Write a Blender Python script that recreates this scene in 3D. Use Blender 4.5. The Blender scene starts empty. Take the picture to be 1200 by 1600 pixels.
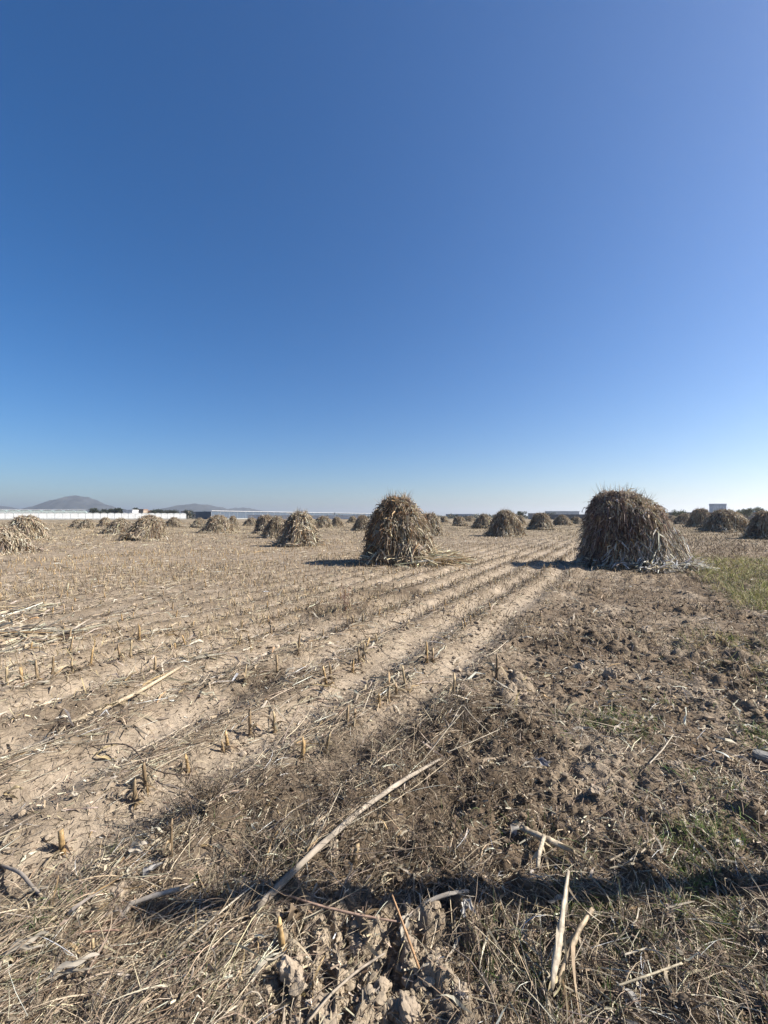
import bpy, math, random
import numpy as np
from math import radians as R, pi

# ------------------------------------------------------------------ camera, sky, sun, exposure
scene = bpy.context.scene
C = scene.collection
CAM_H = 1.5
F = 700.0            # focal length in pixels of the 1200 x 1600 photograph
HOR = 808.0          # horizon row
cam = bpy.data.cameras.new('camera'); camo = bpy.data.objects.new('camera', cam); C.objects.link(camo)
cam.sensor_fit = 'VERTICAL'; cam.sensor_height = 36.0; cam.sensor_width = 27.0
cam.lens = 36.0 * F / 1600.0
cam.shift_y = 8.0 / 1600.0
cam.clip_start = 0.05; cam.clip_end = 30000
camo.location = (0, 0, CAM_H); camo.rotation_euler = (R(90), 0, 0)
scene.camera = camo

SUN_EL = R(38.0); SUN_AZ = R(89.0)        # azimuth clockwise from +Y (view direction)
w = bpy.data.worlds.new('World'); scene.world = w; w.use_nodes = True
nt = w.node_tree; nt.nodes.clear()
sky = nt.nodes.new('ShaderNodeTexSky'); sky.sky_type = 'NISHITA'; sky.sun_disc = False
sky.sun_elevation = SUN_EL; sky.sun_rotation = SUN_AZ
sky.altitude = 450; sky.air_density = 1.0; sky.dust_density = 1.2; sky.ozone_density = 6.0
bg = nt.nodes.new('ShaderNodeBackground'); bg.inputs[1].default_value = 0.061
wo = nt.nodes.new('ShaderNodeOutputWorld')
hs = nt.nodes.new('ShaderNodeHueSaturation'); hs.inputs['Saturation'].default_value = 1.25; hs.inputs['Hue'].default_value = 0.503; nt.links.new(sky.outputs[0], hs.inputs['Color']); nt.links.new(hs.outputs[0], bg.inputs[0]); nt.links.new(bg.outputs[0], wo.inputs[0])
sl = bpy.data.lights.new('sun', 'SUN'); sl.energy = 5.0; sl.angle = R(0.5); sl.color = (1.0, 0.94, 0.85)
so = bpy.data.objects.new('sun', sl); C.objects.link(so)
so.rotation_euler = (R(90) - SUN_EL, 0, pi - SUN_AZ)
scene.view_settings.view_transform = 'Standard'; scene.view_settings.look = 'None'
scene.view_settings.exposure = 1.17; scene.view_settings.gamma = 1.0

# ------------------------------------------------------------------ helpers
ALB = 0.74      # albedo calibration for the whole scene
def rng(s): return np.random.default_rng(s)

def _hash(ix, iy, s):
    h = (ix.astype(np.int64) * 374761393 + iy.astype(np.int64) * 668265263 + s * 1442695041) & 0xFFFFFFFF
    h = ((h ^ (h >> 13)) * 1274126177) & 0xFFFFFFFF
    h = ((h ^ (h >> 16)) * 2246822519) & 0xFFFFFFFF
    return ((h ^ (h >> 15)) & 0xFFFFFF) / float(0xFFFFFF)

def noise(x, y, s=0):
    ix = np.floor(x); iy = np.floor(y); fx = x - ix; fy = y - iy
    def g(dx, dy):
        a = _hash(ix + dx, iy + dy, s) * 2 * pi
        return np.cos(a) * (fx - dx) + np.sin(a) * (fy - dy)
    ux = fx * fx * fx * (fx * (fx * 6 - 15) + 10); uy = fy * fy * fy * (fy * (fy * 6 - 15) + 10)
    a = g(0, 0) * (1 - ux) + g(1, 0) * ux; b = g(0, 1) * (1 - ux) + g(1, 1) * ux
    return (a * (1 - uy) + b * uy) * 1.5

def fbm(x, y, s=0, o=4):
    v = 0; a = 1.0; t = 0
    for i in range(o):
        v = v + a * noise(x, y, s + i * 17); t += a; a *= 0.5; x = x * 2.03 + 5.1; y = y * 2.03 - 3.7
    return v / t

def cells(x, y, s=0, jit=0.9):
    ix = np.floor(x); iy = np.floor(y); best = np.full(x.shape, 9.0); hid = np.zeros(x.shape)
    for dx in (-1, 0, 1):
        for dy in (-1, 0, 1):
            cx = ix + dx; cy = iy + dy
            px = cx + 0.5 + (_hash(cx, cy, s) - .5) * jit; py = cy + 0.5 + (_hash(cx, cy, s + 7) - .5) * jit
            d = (px - x) ** 2 + (py - y) ** 2
            m = d < best; best = np.where(m, d, best); hid = np.where(m, _hash(cx, cy, s + 13), hid)
    return np.sqrt(best), hid

def sstep(a, b, x):
    t = np.clip((x - a) / (b - a), 0, 1); return t * t * (3 - 2 * t)

def norm(v): return v / np.maximum(np.linalg.norm(v, axis=-1, keepdims=True), 1e-9)

TH = math.atan(370.0 / F); CT, ST = math.cos(TH), math.sin(TH)     # direction of the crop rows
ROW0, ROWD = -1.75, 0.65
def px2(px, py, z=0.0):
    Y = F * (CAM_H - z) / (py - HOR); return (px - 600) / F * Y, Y
def at_dist(px, Y): return (px - 600) / F * Y
def uv_rows(x, y): return x * CT - y * ST, x * ST + y * CT

# patches of dead weeds / trampled straw: (px, py, radius m)
WEED = [(740,1125,.42),(650,1165,.34),(590,1190,.30),(790,1150,.3),(520,1250,.28),(420,1275,.28),(340,1300,.24),(440,1340,.24),(560,1345,.24),
        (690,1350,.25),(640,1250,.3),(760,1230,.3),(330,1385,.14),(140,1140,.3),(430,1075,.35),
        (620,930,.6),(520,960,.55),(880,1010,.35),(1000,1365,.14),(1120,1375,.14)]
WEED_XY = [(px2(a, b), r) for a, b, r in WEED]
def weed_mask(x, y):
    m = np.zeros(x.shape)
    wx = x + 0.12 * noise(x * 5, y * 5, 91); wy = y + 0.12 * noise(x * 5, y * 5, 92)
    for (cx, cy), r in WEED_XY:
        m = np.maximum(m, np.exp(-((wx - cx) ** 2 + (wy - cy) ** 2) / (r * r) * 1.2))
    return m
def bare(x, y):      # open soil strip running towards the viewer at the bottom edge
    return sstep(1.86, 1.66, y + .08 * noise(x * 6, y * 6, 4)) * np.exp(-((x + .04 + .05 * noise(y * 4, y * 0 + 2.5, 6)) / .38) ** 4)
def zoneB(x, y):     # cloddy turned ground right of the rows
    u, v = uv_rows(x, y)
    return sstep(-1.45, -0.75, u + 0.30 * noise(x * .8, y * .8, 5)) * (1 - 0.85 * sstep(9, 16, v) * (1 - sstep(0.1, 0.7, u)))
def grassM(x, y):    # green-yellow verge on the right
    u, v = uv_rows(x, y)
    m = sstep(1.55, 2.0, u + 0.35 * noise(x * 1.1, y * 1.1, 33)) * sstep(4.6, 7, y) * (1 - sstep(15, 20, y))
    for px, py, r in ((1180,1150,.3),(1090,1310,.2),(940,1140,.3),(1140,1010,.5),(1180,1060,.45),(1190,1230,.25),(1150,1440,.3),(1060,1430,.24),(1190,1530,.24),(1190,1400,.3),(1010,1110,.25),(950,1425,.14)):
        cx, cy = px2(px, py); m = np.maximum(m, 0.8 * np.exp(-((x - cx) ** 2 + (y - cy) ** 2) / (r * r)))
    return m
def height(x, y):
    d = np.hypot(x, y)
    u, v = uv_rows(x, y)
    B = zoneB(x, y)
    near = 1 - sstep(30, 70, d)
    wob = 0.05 * noise(x * .5, y * .5, 3)
    ph = (u + wob - ROW0) / ROWD * 2 * pi
    ridge = 0.5 + 0.5 * np.cos(ph)
    rowamp = (0.105 - 0.045 * sstep(9, 24, d)) * (1 - .7 * sstep(-4.5, -7.5, u)) * (1 - B) * near * (0.6 + 0.4 * np.clip(noise(u * .6, v * .25, 61) + .6, 0, 1))
    h = rowamp * ridge
    h = h + 0.05 * noise(x * .25, y * .25, 11) * sstep(1.5, 6, d) * near
    f1 = 1 - sstep(16, 40, d)
    rough = 0.8 + 0.7 * ridge * (1 - B) + B * 1.1
    patch = sstep(-.15, .35, noise(x * .7, y * .7, 77))
    rough = rough * (0.45 + 0.75 * patch) 
    h = h + rough * 0.022 * fbm(x * 6, y * 6, 21, 4) * near
    c1, id1 = cells(x * 9 + .3 * noise(x * 20, y * 20, 1), y * 9, 41)
    c2, id2 = cells(x * 22, y * 22, 43)
    clod = np.sqrt(np.clip(1 - (c1 / .62) ** 2, 0, 1)) * id1 * 0.044
    clod2 = np.sqrt(np.clip(1 - (c2 / .62) ** 2, 0, 1)) * id2 * 0.018
    c3, id3 = cells(x * 4.6, y * 4.6 + .4 * noise(x * 7, y * 7, 2), 47)
    big = np.sqrt(np.clip(1 - (c3 / .6) ** 2, 0, 1)) * id3 ** 2 * 0.075 * B * sstep(2.2, 4.5, d) * (.3 + patch)
    foot = sstep(2.0, 1.6, y) * .4
    k = np.clip(B * 1.1 * (0.4 + patch) + foot + 0.18 * (1 - B) * ridge, 0, 1.3)
    h = h + (clod * k + clod2 * np.clip(k + .42, 0, 1)) * f1 + big * (1 - sstep(20, 45, d))
    h = h - 0.02 * k
    wm = weed_mask(x, y); h = h + wm * (0.04 + 0.075 * fbm(x * 7, y * 7, 88, 3))
    st = bare(x, y); h = h + st * (.085 * (1 - np.abs(fbm(x * 7, y * 3.6, 89, 4)) * 2.6) - .05)
    return h

def link(o, parent=None):
    C.objects.link(o)
    if parent is not None: o.parent = parent
    return o
def tag(o, label=None, cat=None, group=None, kind=None):
    if label: o['label'] = label
    if cat: o['category'] = cat
    if group: o['group'] = group
    if kind: o['kind'] = kind
    return o
def empty(name, loc=(0, 0, 0), rz=0.0):
    o = bpy.data.objects.new(name, None); o.empty_display_size = 0.1
    o.location = loc; o.rotation_euler = (0, 0, rz); return link(o)

def mesh_obj(name, V, faces, mat, col=None, parent=None, smooth=False):
    """faces: list of int arrays (n,3) or (n,4)"""
    me = bpy.data.meshes.new(name)
    V = np.asarray(V, dtype=np.float32)
    me.vertices.add(len(V)); me.vertices.foreach_set('co', V.ravel())
    faces = [np.asarray(f, dtype=np.int32) for f in faces if len(f)]
    idx = np.concatenate([f.ravel() for f in faces])
    tot = np.concatenate([np.full(len(f), f.shape[1], dtype=np.int32) for f in faces])
    st = np.concatenate([[0], np.cumsum(tot)[:-1]]).astype(np.int32)
    me.loops.add(len(idx)); me.loops.foreach_set('vertex_index', idx)
    me.polygons.add(len(tot)); me.polygons.foreach_set('loop_start', st)
    me.update(calc_edges=True)
    me.polygons.foreach_set('use_smooth', np.full(len(tot), bool(smooth)))
    if col is not None:
        a = me.color_attributes.new('Col', 'FLOAT_COLOR', 'POINT')
        c4 = np.ones((len(V), 4), dtype=np.float32); c4[:, :3] = np.asarray(col) * ALB
        a.data.foreach_set('color', c4.ravel())
    me.materials.append(mat)
    return link(bpy.data.objects.new(name, me), parent)

class MB:
    def __init__(s): s.V = []; s.F = {3: [], 4: []}; s.Cl = []; s.n = 0
    def add(s, V, faces, col):
        V = np.asarray(V, float).reshape(-1, 3)
        s.V.append(V); c = np.asarray(col, float)
        s.Cl.append(np.broadcast_to(c, V.shape) if c.ndim == 1 else c)
        for f in faces:
            f = np.asarray(f)
            if len(f): s.F[f.shape[1]].append(f + s.n)
        s.n += len(V)
    def box(s, c, size, col, rz=0.0):
        x, y, z = np.array(size) / 2
        V = np.array([[i, j, k] for i in (-x, x) for j in (-y, y) for k in (-z, z)])
        cr, sr = math.cos(rz), math.sin(rz)
        V = np.stack([V[:, 0] * cr - V[:, 1] * sr, V[:, 0] * sr + V[:, 1] * cr, V[:, 2]], 1) + np.array(c)
        s.add(V, [[[0, 1, 3, 2], [4, 6, 7, 5], [0, 4, 5, 1], [2, 3, 7, 6], [0, 2, 6, 4], [1, 5, 7, 3]]], col)
    def build(s, name, mat, parent=None, smooth=False):
        return mesh_obj(name, np.concatenate(s.V), [np.concatenate(f) for f in s.F.values() if f], mat, np.concatenate(s.Cl), parent, smooth)

def strips(mb, P, D, L, W, col, k=3, sides=2, bend=None, twist=0.0, taper=0.2, seed=0, nrm=None, nj=.55, curl=None):
    """n ribbons (sides=2) or tubes: centre line P + D L t + bend L t^2"""
    r = rng(seed); n = len(P); P = np.asarray(P, float); D = norm(np.asarray(D, float))
    L = np.broadcast_to(np.asarray(L, float), (n,)); W = np.broadcast_to(np.asarray(W, float), (n,))
    if bend is None: bend = np.zeros((n, 3))
    t = np.linspace(0, 1, k + 1)
    ctr = P[:, None] + D[:, None] * (L[:, None] * t)[..., None] + bend[:, None] * (L[:, None] * t ** 2)[..., None]
    if curl is not None: ctr = ctr + curl[:, None] * (L[:, None] * np.sin(t * 2 * pi))[..., None]
    T = norm(np.gradient(ctr, axis=1))
    rv = norm(r.normal(size=(n, 3))) if nrm is None else norm(nrm + nj * r.normal(size=(n, 3)))
    S = norm(np.cross(T, rv[:, None])); N = np.cross(T, S)
    wid = W[:, None] * (1 - (1 - taper) * t ** 1.5)
    if sides == 2:
        prof = np.where(t < .15, .5 + t / .3, 1.0); wid = wid * prof
        a = (r.uniform(-1, 1, n) * twist)[:, None] * t
        S2 = S * np.cos(a)[..., None] + N * np.sin(a)[..., None]
        V = np.stack([ctr - S2 * wid[..., None] / 2, ctr + S2 * wid[..., None] / 2], 2)
    else:
        an = np.arange(sides) / sides * 2 * pi
        V = ctr[:, :, None] + (S[:, :, None] * np.cos(an)[:, None] + N[:, :, None] * np.sin(an)[:, None]) * wid[:, :, None, None] / 2
    m = V.shape[2]
    base = (np.arange(n) * (k + 1) * m)[:, None, None] + (np.arange(k) * m)[None, :, None]
    if sides == 2:
        q = np.stack([base[..., 0], base[..., 0] + 1, base[..., 0] + 3, base[..., 0] + 2], -1).reshape(-1, 4)
        fs = [q]
    else:
        j = np.arange(m); jn = (j + 1) % m
        q = np.stack([base + j, base + jn, base + m + jn, base + m + j], -1).reshape(-1, 4)
        fs = [q]
        e0 = (np.arange(n) * (k + 1) * m)[:, None]
        if m == 4: fs.append(np.concatenate([e0 + np.array([3, 2, 1, 0]), e0 + k * m + np.array([0, 1, 2, 3])]))
        elif m == 3: fs.append(np.concatenate([e0 + np.array([2, 1, 0]), e0 + k * m + np.array([0, 1, 2])]))
        else:
            tr = [[0, i, i + 1] for i in range(1, m - 1)]
            fs.append(np.concatenate([e0 + np.array(x[::-1]) for x in tr] + [e0 + k * m + np.array(x) for x in tr]))
    c = np.broadcast_to(np.asarray(col, float), (n, 3))
    mb.add(V.reshape(-1, 3), fs, np.repeat(c, (k + 1) * m, axis=0))

def palette(n, cols, wts, r, jit=0.22):
    i = r.choice(len(cols), n, p=np.array(wts) / np.sum(wts))
    c = np.array(cols)[i] * np.exp(r.normal(size=(n, 1)) * jit) * np.exp(r.normal(size=(n, 3)) * 0.03)
    return np.clip(c, 0.01, 0.72)
STRAW = [(.49,.39,.26),(.62,.54,.41),(.235,.17,.115),(.27,.22,.175),(.36,.23,.12)]
LITTER = [(.37,.295,.20),(.55,.47,.35),(.17,.12,.08),(.22,.18,.135)]

# ------------------------------------------------------------------ materials
def mat_col(name, rough=0.8, noise_scale=None, amt=0.35, bump=0.0, translucent=0.0, spec=0.3):
    m = bpy.data.materials.new(name); m.use_nodes = True; t = m.node_tree; p = t.nodes['Principled BSDF']
    p.inputs['Roughness'].default_value = rough; p.inputs['Specular IOR Level'].default_value = spec
    a = t.nodes.new('ShaderNodeVertexColor'); a.layer_name = 'Col'; out = a.outputs[0]
    if noise_scale:
        tc = t.nodes.new('ShaderNodeTexCoord'); n = t.nodes.new('ShaderNodeTexNoise'); n.inputs['Scale'].default_value = noise_scale; n.inputs['Detail'].default_value = 5
        t.links.new(tc.outputs['Object'], n.inputs['Vector'])
        mr = t.nodes.new('ShaderNodeMapRange'); mr.inputs[1].default_value = .3; mr.inputs[2].default_value = .7; mr.inputs[3].default_value = 1 - amt; mr.inputs[4].default_value = 1 + amt
        t.links.new(n.outputs[0], mr.inputs[0])
        mx = t.nodes.new('ShaderNodeVectorMath'); mx.operation = 'SCALE'; t.links.new(out, mx.inputs[0]); t.links.new(mr.outputs[0], mx.inputs['Scale']); out = mx.outputs[0]
        if bump:
            b = t.nodes.new('ShaderNodeBump'); b.inputs['Strength'].default_value = 1; b.inputs['Distance'].default_value = bump
            t.links.new(n.outputs[0], b.inputs['Height']); t.links.new(b.outputs[0], p.inputs['Normal'])
    t.links.new(out, p.inputs['Base Color'])
    if translucent:
        tr = t.nodes.new('ShaderNodeBsdfTranslucent'); t.links.new(out, tr.inputs[0])
        ms = t.nodes.new('ShaderNodeMixShader'); ms.inputs[0].default_value = translucent
        t.links.new(p.outputs[0], ms.inputs[1]); t.links.new(tr.outputs[0], ms.inputs[2])
        t.links.new(ms.outputs[0], t.nodes['Material Output'].inputs[0])
    return m
M_leaf = mat_col('dry_leaf', .75, 30, .25, translucent=.22)
M_stalk = mat_col('dry_stalk', .6, 60, .3, bump=.001, spec=.35)
M_straw = mat_col('straw', .7)
M_green = mat_col('grass_blade', .6, translucent=.25)
M_clod = mat_col('soil_clod', .95, 25, .25, bump=.012, spec=.1)
M_wood = mat_col('weathered_wood', .85, 14, .35, bump=.004, spec=.2)
M_wall = mat_col('wall', .85, .6, .12, spec=.2)
M_hill = mat_col('hill_scrub', .95, .012, .35, spec=.1)

def mat_ground():
    m = bpy.data.materials.new('field_soil'); m.use_nodes = True; t = m.node_tree; p = t.nodes['Principled BSDF']
    p.inputs['Roughness'].default_value = .95; p.inputs['Specular IOR Level'].default_value = .1
    g = t.nodes.new('ShaderNodeNewGeometry'); a = t.nodes.new('ShaderNodeVertexColor'); a.layer_name = 'Col'
    def nz(sc, det=6, rgh=.6):
        n = t.nodes.new('ShaderNodeTexNoise'); n.inputs['Scale'].default_value = sc; n.inputs['Detail'].default_value = det; n.inputs['Roughness'].default_value = rgh
        t.links.new(g.outputs['Position'], n.inputs['Vector']); return n.outputs[0]
    def mrange(i, a0, a1, b0, b1):
        r = t.nodes.new('ShaderNodeMapRange'); t.links.new(i, r.inputs[0])
        for k, v in enumerate((a0, a1, b0, b1)): r.inputs[k + 1].default_value = v
        return r.outputs[0]
    def mul(x, y):
        n = t.nodes.new('ShaderNodeMath'); n.operation = 'MULTIPLY'; t.links.new(x, n.inputs[0]); t.links.new(y, n.inputs[1]); return n.outputs[0]
    fine = nz(35, 8, .7); mid = nz(4, 6, .65); spk = nz(12, 3, .6)
    f = mul(mul(mrange(fine, .3, .7, .8, 1.18), mrange(mid, .3, .7, .82, 1.15)), mrange(spk, .35, .5, .85, 1.04))
    v = t.nodes.new('ShaderNodeVectorMath'); v.operation = 'SCALE'; t.links.new(a.outputs[0], v.inputs[0]); t.links.new(f, v.inputs['Scale'])
    t.links.new(v.outputs[0], p.inputs['Base Color'])
    b = t.nodes.new('ShaderNodeBump'); b.inputs['Strength'].default_value = .9; b.inputs['Distance'].default_value = .012; t.links.new(fine, b.inputs['Height'])
    b2 = t.nodes.new('ShaderNodeBump'); b2.inputs['Strength'].default_value = .8; b2.inputs['Distance'].default_value = .05; t.links.new(mid, b2.inputs['Height']); t.links.new(b.outputs[0], b2.inputs['Normal'])
    t.links.new(b2.outputs[0], p.inputs['Normal'])
    return m
M_ground = mat_ground()

# ------------------------------------------------------------------ ground: one polar sheet to the horizon
def soil_col(x, y):
    u, v = uv_rows(x, y); d = np.hypot(x, y); B = zoneB(x, y)
    pale = np.array([.42, .342, .255]); tan = np.array([.262, .205, .145]); brown = np.array([.19, .142, .097])
    ridge = 0.5 + 0.5 * np.cos((u + 0.05 * noise(x * .5, y * .5, 3) - ROW0) / ROWD * 2 * pi)
    left = sstep(-4.2, -7.0, u + .8 * noise(x * .3, y * .3, 57))
    k = np.clip(.05 + .9 * ridge * (1 - .6 * left) + .55 * left + .9 * fbm(x * 1.5, y * 1.5, 51), 0, 1) * (1 - .5 * sstep(25, 50, d)) + .5 * sstep(25, 50, d)
    k = k[:, None]; c = pale * (1 - k) + tan * k
    b = np.clip(B * (.75 + .8 * noise(x * 1.3, y * 1.3, 53)) + .3 * weed_mask(x, y), 0, 1)[:, None]
    c = c * (1 - b) + brown * b
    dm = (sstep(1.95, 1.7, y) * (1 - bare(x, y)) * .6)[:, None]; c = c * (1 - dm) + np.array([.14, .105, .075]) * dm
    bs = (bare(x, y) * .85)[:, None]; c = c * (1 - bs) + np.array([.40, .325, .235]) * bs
    wm = np.clip(weed_mask(x, y) * 1.2, 0, .85)[:, None]; c = c * (1 - wm) + np.array([.115, .085, .058]) * wm  # soil colour darkened under weeds to paint the shadow gaps
    far = sstep(18, 60, d)[:, None]; spec = fbm(x * .5, y * .12, 55)[:, None]
    fc = np.array([.285, .228, .155]) * (1 + .9 * spec)
    c = c * (1 - far) + fc * far
    beyond = sstep(260, 400, d)[:, None]
    return c * (1 - beyond) + np.array([.20, .17, .12]) * beyond

fine = np.radians(np.arange(-52, 52.01, .24)); coarse = np.radians(np.arange(56, 304.1, 4.0))
az = np.concatenate([fine, coarse])
rad = [0.12, .3, .5]
q = .62
while q < 60: rad.append(q); q *= 1.0052
while q < 9000: rad.append(q); q *= 1.06
rad = np.array(rad + [12000.0])
AZ, RD = np.meshgrid(az, rad); X = (RD * np.sin(AZ)).ravel(); Y = (RD * np.cos(AZ)).ravel()
Z = height(X, Y)
ground_V = np.stack([X, Y, Z], 1)
na, nr = len(az), len(rad)
i = np.arange(nr - 1)[:, None] * na; j = np.arange(na)[None]; jn = (j + 1) % na
quads = np.stack([i + j, i + na + j, i + na + jn, i + jn], -1).reshape(-1, 4)[:, ::-1]
quads = quads[:, ::-1]
V = np.concatenate([ground_V, [[0, 0, 0.0]]]); n0 = len(V) - 1
fan = np.stack([np.full(na, n0), np.arange(na), (np.arange(na) + 1) % na], 1)
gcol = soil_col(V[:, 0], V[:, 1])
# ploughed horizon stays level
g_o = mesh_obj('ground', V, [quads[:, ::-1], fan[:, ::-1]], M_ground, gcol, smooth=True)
tag(g_o, kind='structure')

# ------------------------------------------------------------------ hills
def hill(px0, px1, peak, pyt, dist, seed, depth=900, name='hill', skew=1.3):
    n = 120; m = 24
    xs = np.linspace(at_dist(px0, dist), at_dist(px1, dist), n); pkx = at_dist(peak, dist)
    top = CAM_H + (HOR - pyt) / F * dist
    ys = np.linspace(-1, 1, m)
    XX, YY = np.meshgrid(xs, ys)
    side = np.where(XX < pkx, (pkx - XX) / (pkx - xs[0]), (XX - pkx) / (xs[-1] - pkx))
    prof = np.clip(1 - side ** skew, 0, 1) * np.clip(1 - np.abs(YY) ** 1.6, 0, 1)
    s = 1.0 / (xs[-1] - xs[0])
    ZZ = top * prof * (1 + .22 * fbm(XX * s * 9, YY * 3, seed, 5)) - 4
    ZZ *= top / max(ZZ.max(), 1)
    V = np.stack([XX, dist + YY * depth / 2, ZZ], -1).reshape(-1, 3)
    i = np.arange(m - 1)[:, None] * n; j = np.arange(n - 1)[None]
    q = np.stack([i + j, i + j + 1, i + n + j + 1, i + n + j], -1).reshape(-1, 4)
    c = np.array([.07, .072, .07]) * (1 + .8 * fbm(V[:, 0] * .01, V[:, 1] * .01 + V[:, 2] * .03, seed + 5, 4)[:, None])
    o = mesh_obj(name, V, [q], M_hill, np.clip(c, .03, .5)); return tag(o, kind='structure')
hill(28, 205, 116, 774, 4200, 3, 1100, skew=1.35)
hill(-190, 52, -20, 786, 4800, 9, 900, skew=1.6)
hill(205, 400, 305, 786.5, 4600, 14, 900, skew=1.5)
hill(320, 460, 372, 793, 5600, 19, 900, skew=1.5)

# ------------------------------------------------------------------ far buildings
def col_c(*c): return np.array(c)
def rect_box(mb, x0, x1, y0, y1, z0, z1, col): mb.box(((x0 + x1) / 2, (y0 + y1) / 2, (z0 + z1) / 2), (x1 - x0, y1 - y0, z1 - z0), col)
def zpix(py, d): return CAM_H + (HOR - py) / F * d

def greenhouse(label, xa, ya, xb, yb, depth, wall_h, ridge_h, nb, wallc, roofc, gutters=True):
    """front wall from (xa,ya) to (xb,yb); arched bays run back from it"""
    L = math.hypot(xb - xa, yb - ya); rz = math.atan2(yb - ya, xb - xa)
    t = empty('greenhouse', (xa, ya, 0), rz); tag(t, label, 'greenhouse')
    mb = MB(); mb.box((L / 2, depth / 2, wall_h / 2), (L, depth, wall_h), wallc); mb.build('wall', M_wall, t)
    bw = L / nb; k = 8
    rb = MB()
    for b in range(nb):
        a = np.linspace(0, pi, k + 1); x = b * bw + bw / 2 - np.cos(a) * bw * .5; z = wall_h + .05 + np.sin(a) * (ridge_h - wall_h)
        V = np.concatenate([np.stack([x, np.full(k + 1, -.15), z], 1), np.stack([x, np.full(k + 1, depth + .15), z], 1)])
        jj = np.arange(k); rb.add(V, [np.stack([jj, jj + 1, jj + k + 2, jj + k + 1], 1)], roofc)
        c0 = len(V)
        Vg = np.concatenate([np.stack([x, np.full(k + 1, -.10), z], 1), [[b * bw + bw / 2, -.10, wall_h]]])
        rb.add(Vg, [np.stack([jj, jj + 1, np.full(k, k + 1)], 1)], np.array(wallc) * .95)
    rb.build('roof', M_wall, t)
    for b in range(nb + 1):
        pm = MB(); pm.box((b * bw, -.03, wall_h / 2), (.12, .12, wall_h), (.5, .52, .53)); pm.build('post', M_wall, t)
    bm = MB(); bm.box((L / 2, -.2, .35), (L, .1, .7), (.40, .40, .38)); bm.build('plinth', M_wall, t)
    if gutters:
        gm = MB(); gm.box((L / 2, -.3, ridge_h + .25), (L, .3, .25), (.8, .8, .8)); gm.build('ridge_cap', M_wall, t)
    return t
D1 = 262.0
greenhouse('long low white plastic greenhouse across the left edge of the field', at_dist(-260, 215.), 215., at_dist(291, 300.), 300., 30, 3.6, 4.1, 42, (.78,.79,.78), (.50,.56,.52), False)
greenhouse('taller white ridged greenhouse rising behind the long low one at far left', at_dist(-330, 290.), 290, at_dist(134, 372.), 372, 30, 5.3, 7.2, 22, (.46,.52,.50), (.30,.37,.35), True)
greenhouse('dark grey net greenhouse with white roof edge receding behind the middle shocks', at_dist(330, 300.), 300, at_dist(600, 560.), 560, 14, 5.2, 5.5, 34, (.105,.135,.18), (.12,.15,.19), True)
def shed(name, label, cat, px0, px1, pyt, pyb, d, depth, wallc, roofc, windows=0, pitched=False):
    x0, x1 = at_dist(px0, d), at_dist(px1, d); z1 = zpix(pyt, d); z0 = 0
    t = empty(name, ((x0 + x1) / 2, d + depth / 2, 0)); tag(t, label, cat)
    w_ = x1 - x0
    m = MB(); rh = .12 * z1 if not pitched else .3 * z1
    m.box((0, 0, (z1 - rh) / 2), (w_, depth, z1 - rh), wallc); m.build('wall', M_wall, t)
    m = MB()
    if pitched:
        hw, hd = w_ / 2 + .3, depth / 2 + .3; zb = z1 - rh + .01
        V = [[-hw,-hd,zb],[hw,-hd,zb],[hw,hd,zb],[-hw,hd,zb],[-hw,0,z1],[hw,0,z1]]
        m.add(V, [[[0,1,5,4],[2,3,4,5],[0,3,2,1]], [[0,4,3],[1,2,5]]], roofc)
    else: m.box((0, 0, z1 - rh / 2 + .01), (w_ + .4, depth + .4, rh), roofc)
    m.build('roof', M_wall, t)
    for i in range(windows):
        m = MB(); xx = -w_ / 2 + w_ * (i + .5) / windows; m.box((xx, -depth / 2 - .03, z1 * .45), (min(1.6, w_ / windows * .5), .12, z1 * .25), (.06,.08,.10)); m.build('window', M_wall, t)
    return t
# white walls in front of the dark net house
shed('storage_shed', 'small white shed in front of the dark net greenhouse, the left one', 'shed', 387, 409, 804.5, 0, 290, 6, (.78,.78,.78), (.7,.7,.7))
shed('storage_shed', 'long white low shed behind the second shock left of the big middle one', 'shed', 411, 455, 805, 0, 285, 6, (.8,.8,.8), (.75,.75,.75))
shed('storage_shed', 'long white low building on the horizon just left of the big middle shock', 'shed', 484, 562, 805.3, 0, 330, 8, (.78,.79,.80), (.7,.72,.74))
shed('packing_house', 'white packing house with stepped roof rising above the low greenhouse', 'building', 192, 207, 796.5, 0, 420, 10, (.8,.8,.8), (.75,.75,.75), 2)
shed('house', 'beige house with dark windows between trees above the low greenhouse', 'house', 213, 224, 795.5, 0, 460, 9, (.45,.36,.28), (.3,.2,.15), 3)
shed('house', 'small red roofed house right of the beige one above the greenhouse', 'house', 227, 237, 797.5, 0, 480, 8, (.6,.55,.48), (.30,.14,.09), 2, True)
shed('house', 'low pale house on the horizon past the right end of the low greenhouse', 'house', 283, 293, 798.5, 0, 500, 8, (.62,.58,.52), (.4,.3,.25), 2)
shed('house', 'grey house with white front beside trees above the third small shock', 'house', 300, 314, 799.5, 0, 480, 9, (.5,.5,.5), (.35,.33,.32), 3)
shed('house', 'tiny white house at the left foot of the dark net greenhouse', 'house', 318, 327, 803, 0, 420, 7, (.75,.75,.74), (.5,.45,.4), 2)
shed('warehouse', 'low blue roofed warehouse on the horizon right of the big middle shock', 'warehouse', 699, 742, 803.2, 0, 620, 14, (.34,.40,.48), (.22,.34,.50), 5)
shed('warehouse', 'flat brown roofed low warehouse left of the big right shock', 'warehouse', 832, 858, 801.8, 0, 330, 10, (.5,.44,.40), (.5,.44,.40), 3)
shed('warehouse', 'pale grey long warehouse just left of the big right shock', 'warehouse', 859, 905, 798.6, 0, 420, 12, (.7,.7,.7), (.75,.75,.75), 6)
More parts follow.
